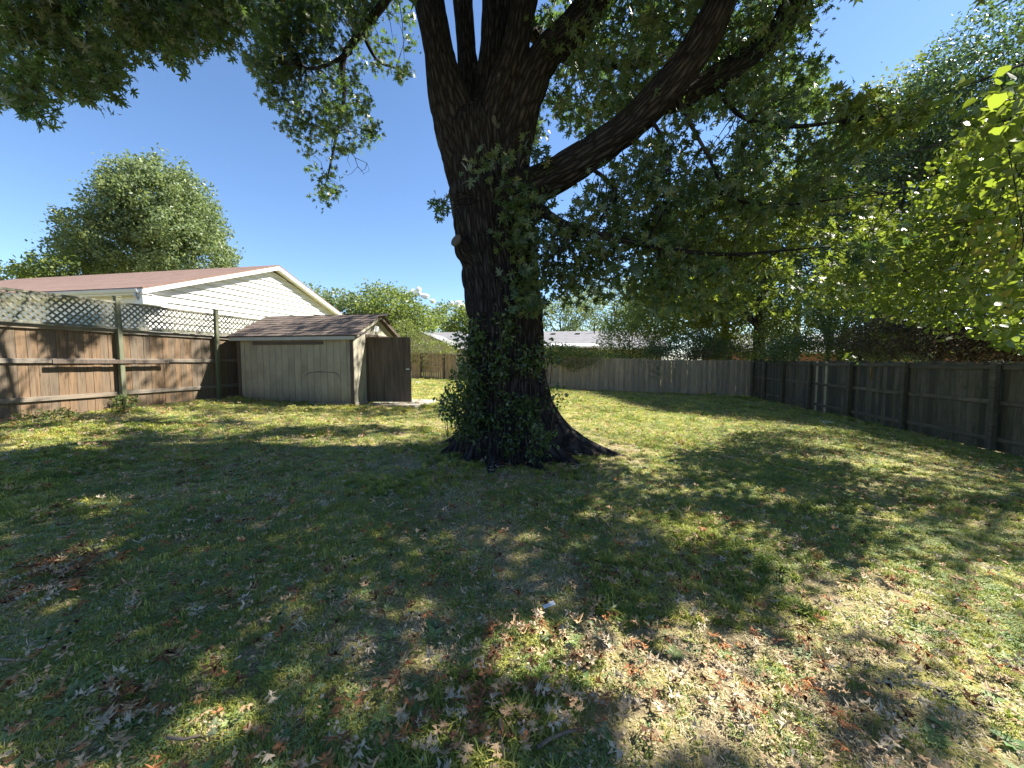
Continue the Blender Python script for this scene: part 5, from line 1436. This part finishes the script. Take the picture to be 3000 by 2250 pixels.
def na(nm, tp):
    n = ng.nodes.new('GeometryNodeInputNamedAttribute'); n.data_type = tp; n.inputs['Name'].default_value = nm; return n.outputs[0]
ng.links.new(gi.outputs[0], m2p.inputs[0]); ng.links.new(m2p.outputs[0], ip.inputs['Points']); ng.links.new(ci.outputs[0], ip.inputs['Instance'])
ip.inputs['Pick Instance'].default_value = True
ng.links.new(na('idx', 'INT'), ip.inputs['Instance Index'])
cx = ng.nodes.new('ShaderNodeCombineXYZ'); ng.links.new(na('ang', 'FLOAT'), cx.inputs[2])
ng.links.new(cx.outputs[0], ip.inputs['Rotation']); ng.links.new(na('scl', 'FLOAT'), ip.inputs['Scale'])
ng.links.new(ip.outputs[0], gout.inputs[0])
md = go.modifiers.new('scatter', 'NODES'); md.node_group = ng

# ------------------------------------------------------------------ fallen leaves
def dead_mat(name, c, c2):
    m, nt, b = new_mat(name)
    v, rnd = obj_vec(nt, (30, 30, 30))
    at = N(nt, 'ShaderNodeAttribute'); at.attribute_name = 'var'
    f = math_(nt, 'ADD', math_(nt, 'MULTIPLY', noise(nt, v, 1, 4), .7), math_(nt, 'MULTIPLY', rnd, .4))
    col = mixc(nt, f, c, c2)
    nt.links.new(col, b.inputs['Base Color']); b.inputs['Roughness'].default_value = .85; b.inputs['Specular IOR Level'].default_value = .12
    t = N(nt, 'ShaderNodeBsdfTranslucent'); nt.links.new(col, t.inputs['Color'])
    mx = N(nt, 'ShaderNodeMixShader'); mx.inputs[0].default_value = .18
    nt.links.new(b.outputs[0], mx.inputs[1]); nt.links.new(t.outputs[0], mx.inputs[2]); nt.links.new(mx.outputs[0], nt.nodes['Material Output'].inputs['Surface'])
    return m
DM = {'tan': dead_mat('leaf_tan', (.62, .44, .27), (.40, .26, .14)), 'pale': dead_mat('leaf_pale', (.56, .48, .36), (.42, .34, .24)),
      'brown': dead_mat('leaf_brown', (.20, .10, .055), (.13, .07, .045)), 'orange': dead_mat('leaf_orange', (.46, .21, .09), (.30, .13, .06)),
      'green': dead_mat('leaf_green', (.16, .22, .12), (.22, .24, .14))}
OAKF_OLD = [(0, -.28), (.012, 0), (.05, .10), (.22, .04), (.30, .10), (.11, .22), (.34, .22), (.48, .34), (.36, .36), (.12, .40), (.30, .54), (.44, .72), (.28, .68), (.10, .64), (.16, .80), (.07, .86), (0, 1.0)]
OAKF = [(0, -.30), (.01, -.02), (.03, .10), (.20, .02), (.30, .04), (.06, .19), (.34, .20), (.52, .30), (.36, .32), (.06, .38), (.27, .55), (.46, .76), (.26, .70), (.06, .62), (.13, .82), (.05, .86), (0, 1.0)]
def dead_leaf(seed, mat):
    r = random.Random(seed)
    cu, cv, tw_ = r.uniform(.3, 1.1), r.uniform(-.6, .8), r.uniform(-.5, .5)
    out = OAKF + [(-x, y) for x, y in reversed(OAKF[1:-1])]
    vs = []
    js = [1 + r.uniform(-.15, .15) for _ in out]
    def z_(x, y): return cu * x * x * 1.6 + cv * (y - .4) ** 2 * .5 + tw_ * x * (y - .3) + .03
    cps = [(0, .12), (0, .42), (0, .68)]
    pts = [(x * j, y * (.9 + .1 * j)) for (x, y), j in zip(out, js)]
    V = [(x, y - .4, z_(x, y)) for x, y in cps] + [(x, y - .4, z_(x, y) + r.uniform(-.03, .05)) for x, y in pts]
    F = []; n = len(pts)
    for i in range(n):
        a_, b_ = 3 + i, 3 + (i + 1) % n
        ym = (pts[i][1] + pts[(i + 1) % n][1]) / 2
        c_ = 0 if ym < .27 else (1 if ym < .55 else 2)
        F.append((c_, a_, b_))
    # fill between the centre points
    def near(y, side):
        best = min((k for k in range(n) if (pts[k][0] * side) > .03), key=lambda k: abs(pts[k][1] - y)); return 3 + best
    for s_ in (1, -1):
        F.append((0, 1, near(.22, s_))); F.append((1, 2, near(.40 + .2, s_)))
    me = bpy.data.meshes.new('fallen_leaf'); me.from_pydata(V, [], F); me.materials.append(mat)
    return me
LM = {k: [dead_leaf(i * 7 + j, m) for i in range(5)] for j, (k, m) in enumerate(DM.items())}
LBL = {'tan': ('dry tan oak leaf lying on the lawn', 'tan fallen oak leaves'), 'pale': ('pale oak leaf with silvery underside up on the lawn', 'pale fallen oak leaves'),
       'brown': ('dark brown curled oak leaf lying on the lawn', 'dark brown fallen oak leaves'), 'orange': ('orange brown oak leaf lying on the lawn', 'orange fallen oak leaves'),
       'green': ('dull green oak leaf fallen on the lawn', 'green fallen oak leaves')}
rl = np.random.default_rng(44); cand = []
def yard_ok(x, y):
    u, v_ = UV(x, y)
    side = (x - C0.x) * D0.y - (y - C0.y) * D0.x
    return (u > -10.1) & (u < 7.9) & (side < -.15) & ~((u > SU0 - .05) & (u < SU1 + .05) & (v_ > SV - .05) & (v_ < SV + SD)) & (np.hypot(x + .08, y - 6) > .62)
# loose scatter
n_ = 42000
xx = rl.uniform(-14, 14, n_); yy = 1.2 + 21 * rl.random(n_) ** 1.25
dn = vnoise(xx * .9, yy * .9, 91)
m = (np.abs(xx) < 1.42 * yy) & yard_ok(xx, yy) & (rl.random(n_) < .2 + dn * .9)
cand += list(zip(xx[m], yy[m], [0] * m.sum()))
for (px, py, rx, ry, cnt, kd) in [(150, 1710, 85, 34, 90, 'o'), (270, 1660, 60, 20, 26, 'o'), (60, 1770, 60, 20, 26, 'p'), (340, 2080, 70, 24, 22, 'b'), (330, 2100, 110, 40, 20, 'p'), (1190, 1580, 60, 18, 14, 'b'), (1500, 1900, 160, 60, 34, 'o'), (1640, 2080, 200, 110, 40, 'o'), (2330, 2000, 120, 130, 36, 'o'), (2600, 2080, 120, 120, 34, 'p'), (2880, 1980, 110, 140, 30, 'p'), (2700, 1700, 150, 60, 20, 'o'),
                                  (1620, 1960, 300, 120, 70, 'p'), (2250, 2060, 330, 120, 60, 'p'), (1150, 2080, 260, 110, 40, 'b'), (2780, 1900, 200, 150, 30, 'p'), (2000, 1650, 350, 90, 40, 'b'), (1100, 1205, 40, 8, 40, 'r'), (1000, 1240, 50, 7, 24, 'r'), (370, 1205, 25, 6, 18, 'r'), (1700, 1200, 26, 8, 34, 'o'), (2080, 1260, 90, 20, 26, 'o'), (1640, 1385, 120, 25, 30, 'p'), (850, 1360, 260, 40, 60, 'p'), (560, 1400, 200, 30, 40, 'b'), (900, 1500, 300, 60, 40, 'p'), (1500, 1350, 120, 20, 30, 'b'), (620, 1800, 200, 90, 30, 'p')]:
    for k in range(cnt):
        g_ = ground_at(px + rl.normal() * rx * .85, py + rl.normal() * ry * .8)
        if yard_ok(g_.x, g_.y): cand.append((g_.x, g_.y, {'o': 1, 'p': 2, 'b': 3, 'r': 4}[kd]))
def pick(kd):
    p_ = {0: [.42, .16, .19, .14, .09], 1: [.35, .12, .18, .33, .02], 2: [.3, .45, .15, .08, .02], 3: [.25, .15, .45, .13, .02], 4: [.15, .05, .3, .5, 0]}[kd]
    return ['tan', 'pale', 'brown', 'orange', 'green'][rl.choice(5, p=p_)]
cand.sort(key=lambda c: c[1] ** 2 + .3 * c[0] ** 2)
far = {k: [] for k in DM}
for n, (x, y, kd) in enumerate(cand):
    k = pick(kd)
    sz = rl.uniform(.032, .080)
    rot = (rl.normal() * .28, rl.normal() * .28, rl.uniform(0, 6.28))
    if rl.random() < .3: rot = (rot[0] + math.pi, rot[1], rot[2])
    zoff = .036 if kd == 0 else .03 + rl.uniform(0, .035)
    if n < 300:
        o = put('fallen_leaf', LM[k][n % 5], loc=(x, y, gz(x, y) + zoff + (.015 if rot[0] > 2 else 0)), rot=rot)
        o.scale = (sz, sz, sz)
        tag(o, LBL[k][0], 'leaf', LBL[k][1])
    else: far[k].append((x, y, zoff + .03, sz, rot))
def joined(items, meshes, name, mat):
    from mathutils import Euler
    V, F = [], []; off = 0
    base = [(np.array([v.co[:] for v in me.vertices]), np.array([p.vertices[:] for p in me.polygons])) for me in meshes]
    for i, (x, y, zo, sz, rot) in enumerate(items):
        bv, bf_ = base[i % len(base)]
        R = np.array(Euler(rot).to_matrix())
        V.append(bv @ R.T * sz + np.array([x, y, gz(x, y) + zo + (.012 if rot[0] > 2 else 0)])); F.append(bf_ + off); off += len(bv)
    me = np_mesh(name, np.concatenate(V), np.concatenate(F)); me.materials.append(mat)
    return put(name, me)
words_ = {'tan': 'tan', 'pale': 'pale silvery', 'brown': 'dark brown', 'orange': 'orange brown', 'green': 'dull green'}
for k, it in far.items():
    o = joined(it, LM[k], 'fallen_leaves', DM[k]); o['kind'] = 'stuff'
    tag(o, words_[k] + ' fallen leaves scattered over the farther lawn', 'fallen leaves')
print('leaves', len(cand))
# small broken leaf bits and wood chips
for k in ('tan', 'pale'):
    it = []
    for _ in range(12000 if k == 'tan' else 5000):
        y = 1.2 + 20 * rl.random() ** 1.1; x = rl.uniform(-1.4, 1.4) * y
        if yard_ok(x, y): it.append((x, y, .026, rl.uniform(.012, .030), (rl.normal() * .7, rl.normal() * .4, rl.uniform(0, 6.28))))
    tv_, tf_ = TPL['quad']
    me0 = bpy.data.meshes.new('bit'); me0.from_pydata([tuple(v) for v in tv_], [], [tuple(int(i) for i in f) for f in tf_])
    o = joined(it, [me0], 'leaf_litter', DM[k]); o['kind'] = 'stuff'
    tag(o, ('tan' if k == 'tan' else 'pale') + ' broken leaf bits strewn through the grass', 'leaf litter')
# sticks
M_stick = wood('stick_wood', (.22, .17, .12), (.15, .12, .09), axis='x')
for lb, pts, r_ in [
    ('straight bare stick upright in the picture near the bottom centre', [(1464, 2130), (1466, 2180), (1478, 2245)], .007),
    ('thin pale stick lying across the straight stick at bottom centre', [(1392, 2192), (1440, 2204), (1492, 2224)], .006),
    ('bent grey stick among orange leaves right of bottom centre', [(1575, 2215), (1610, 2190), (1660, 2168), (1715, 2158)], .008),
    ('short dark stick at the lower left picture edge', [(0, 1952), (40, 1955), (88, 1954)], .006),
    ('thin twig above the leaf cluster at lower left', [(180, 2030), (200, 2000), (212, 1970)], .004),
    ('slender twig in the sunlit patch left of centre', [(1410, 2008), (1440, 1992), (1464, 1980)], .005),
    ('thin upright twig in shade left of the sunlit patch', [(1330, 1905), (1337, 1940), (1342, 1972)], .004),
    ('dark stick beside the green tuft at lower left', [(490, 2186), (540, 2192), (590, 2180)], .006)]:
    w_ = [ground_at(*p_) + Vector((0, 0, .035)) for p_ in pts]
    c0 = w_[len(w_) // 2].copy()
    tag(put('stick', MB().tube([p_ - c0 for p_ in w_], [r_, r_ * .9, r_ * .8, r_ * .6][:len(w_)], 6).mesh('stick', smooth=True), None, M_stick, c0), lb, 'stick')
M_paper = paint('white_paper', (.72, .74, .78), .6, (.5, .5, .5), .3, 20)
g_ = ground_at(1607, 1793)
tag(put('paper_scrap', MB().prism([(-.045, -.012), (.045, -.018), (.05, .012), (-.04, .018)], 'z', 0, .002).mesh('paper'), None, M_paper, g_ + Vector((0, 0, .045)), (.25, .1, .7)), 'small white paper scrap lying in the grass below centre', 'paper')
g_ = ground_at(1225, 1124)
mb = MB()
for k in range(6):
    a = k * 1.04; mb.prism([(0, 0), (.16 * math.cos(a), .12 * math.sin(a)), (.16 * math.cos(a + 1), .12 * math.sin(a + 1))], 'z', .02 * k, .02 * k + .004)
tag(put('paper_scrap', mb.mesh('paper'), None, M_paper, g_ + Vector((0, 0, .05))), 'crumpled white scrap on the grass right of the open shed door', 'paper')
g_ = ground_at(2420, 1243)
mb = MB()
for k in range(7):
    a = k * .9; mb.tube([(0, 0, 0), (.08 * math.cos(a), .08 * math.sin(a), .07), (.16 * math.cos(a), .16 * math.sin(a), .06 + .02 * (k % 3))], [.008, .006, .003], 5)
tag(put('dead_plant', mb.mesh('dead_plant'), None, M_paper, g_), 'pale dried plant tuft on the lawn near the right fence', 'plant')
for lb, p_ in (('small white stone on the roots at the front of the oak', (1488, 1352)), ('small white stone just left of the other by the oak roots', (1461, 1363))):
    g_ = ground_at(*p_)
    bm = bmesh.new(); bmesh.ops.create_icosphere(bm, subdivisions=2, radius=.024)
    for v_ in bm.verts: v_.co.z *= .55; v_.co *= 1 + random.uniform(-.12, .12)
    me = bpy.data.meshes.new('stone'); bm.to_mesh(me); bm.free()
    tag(put('stone', me, None, M_conc, g_ + Vector((0, -.12, .05))), lb, 'stone')
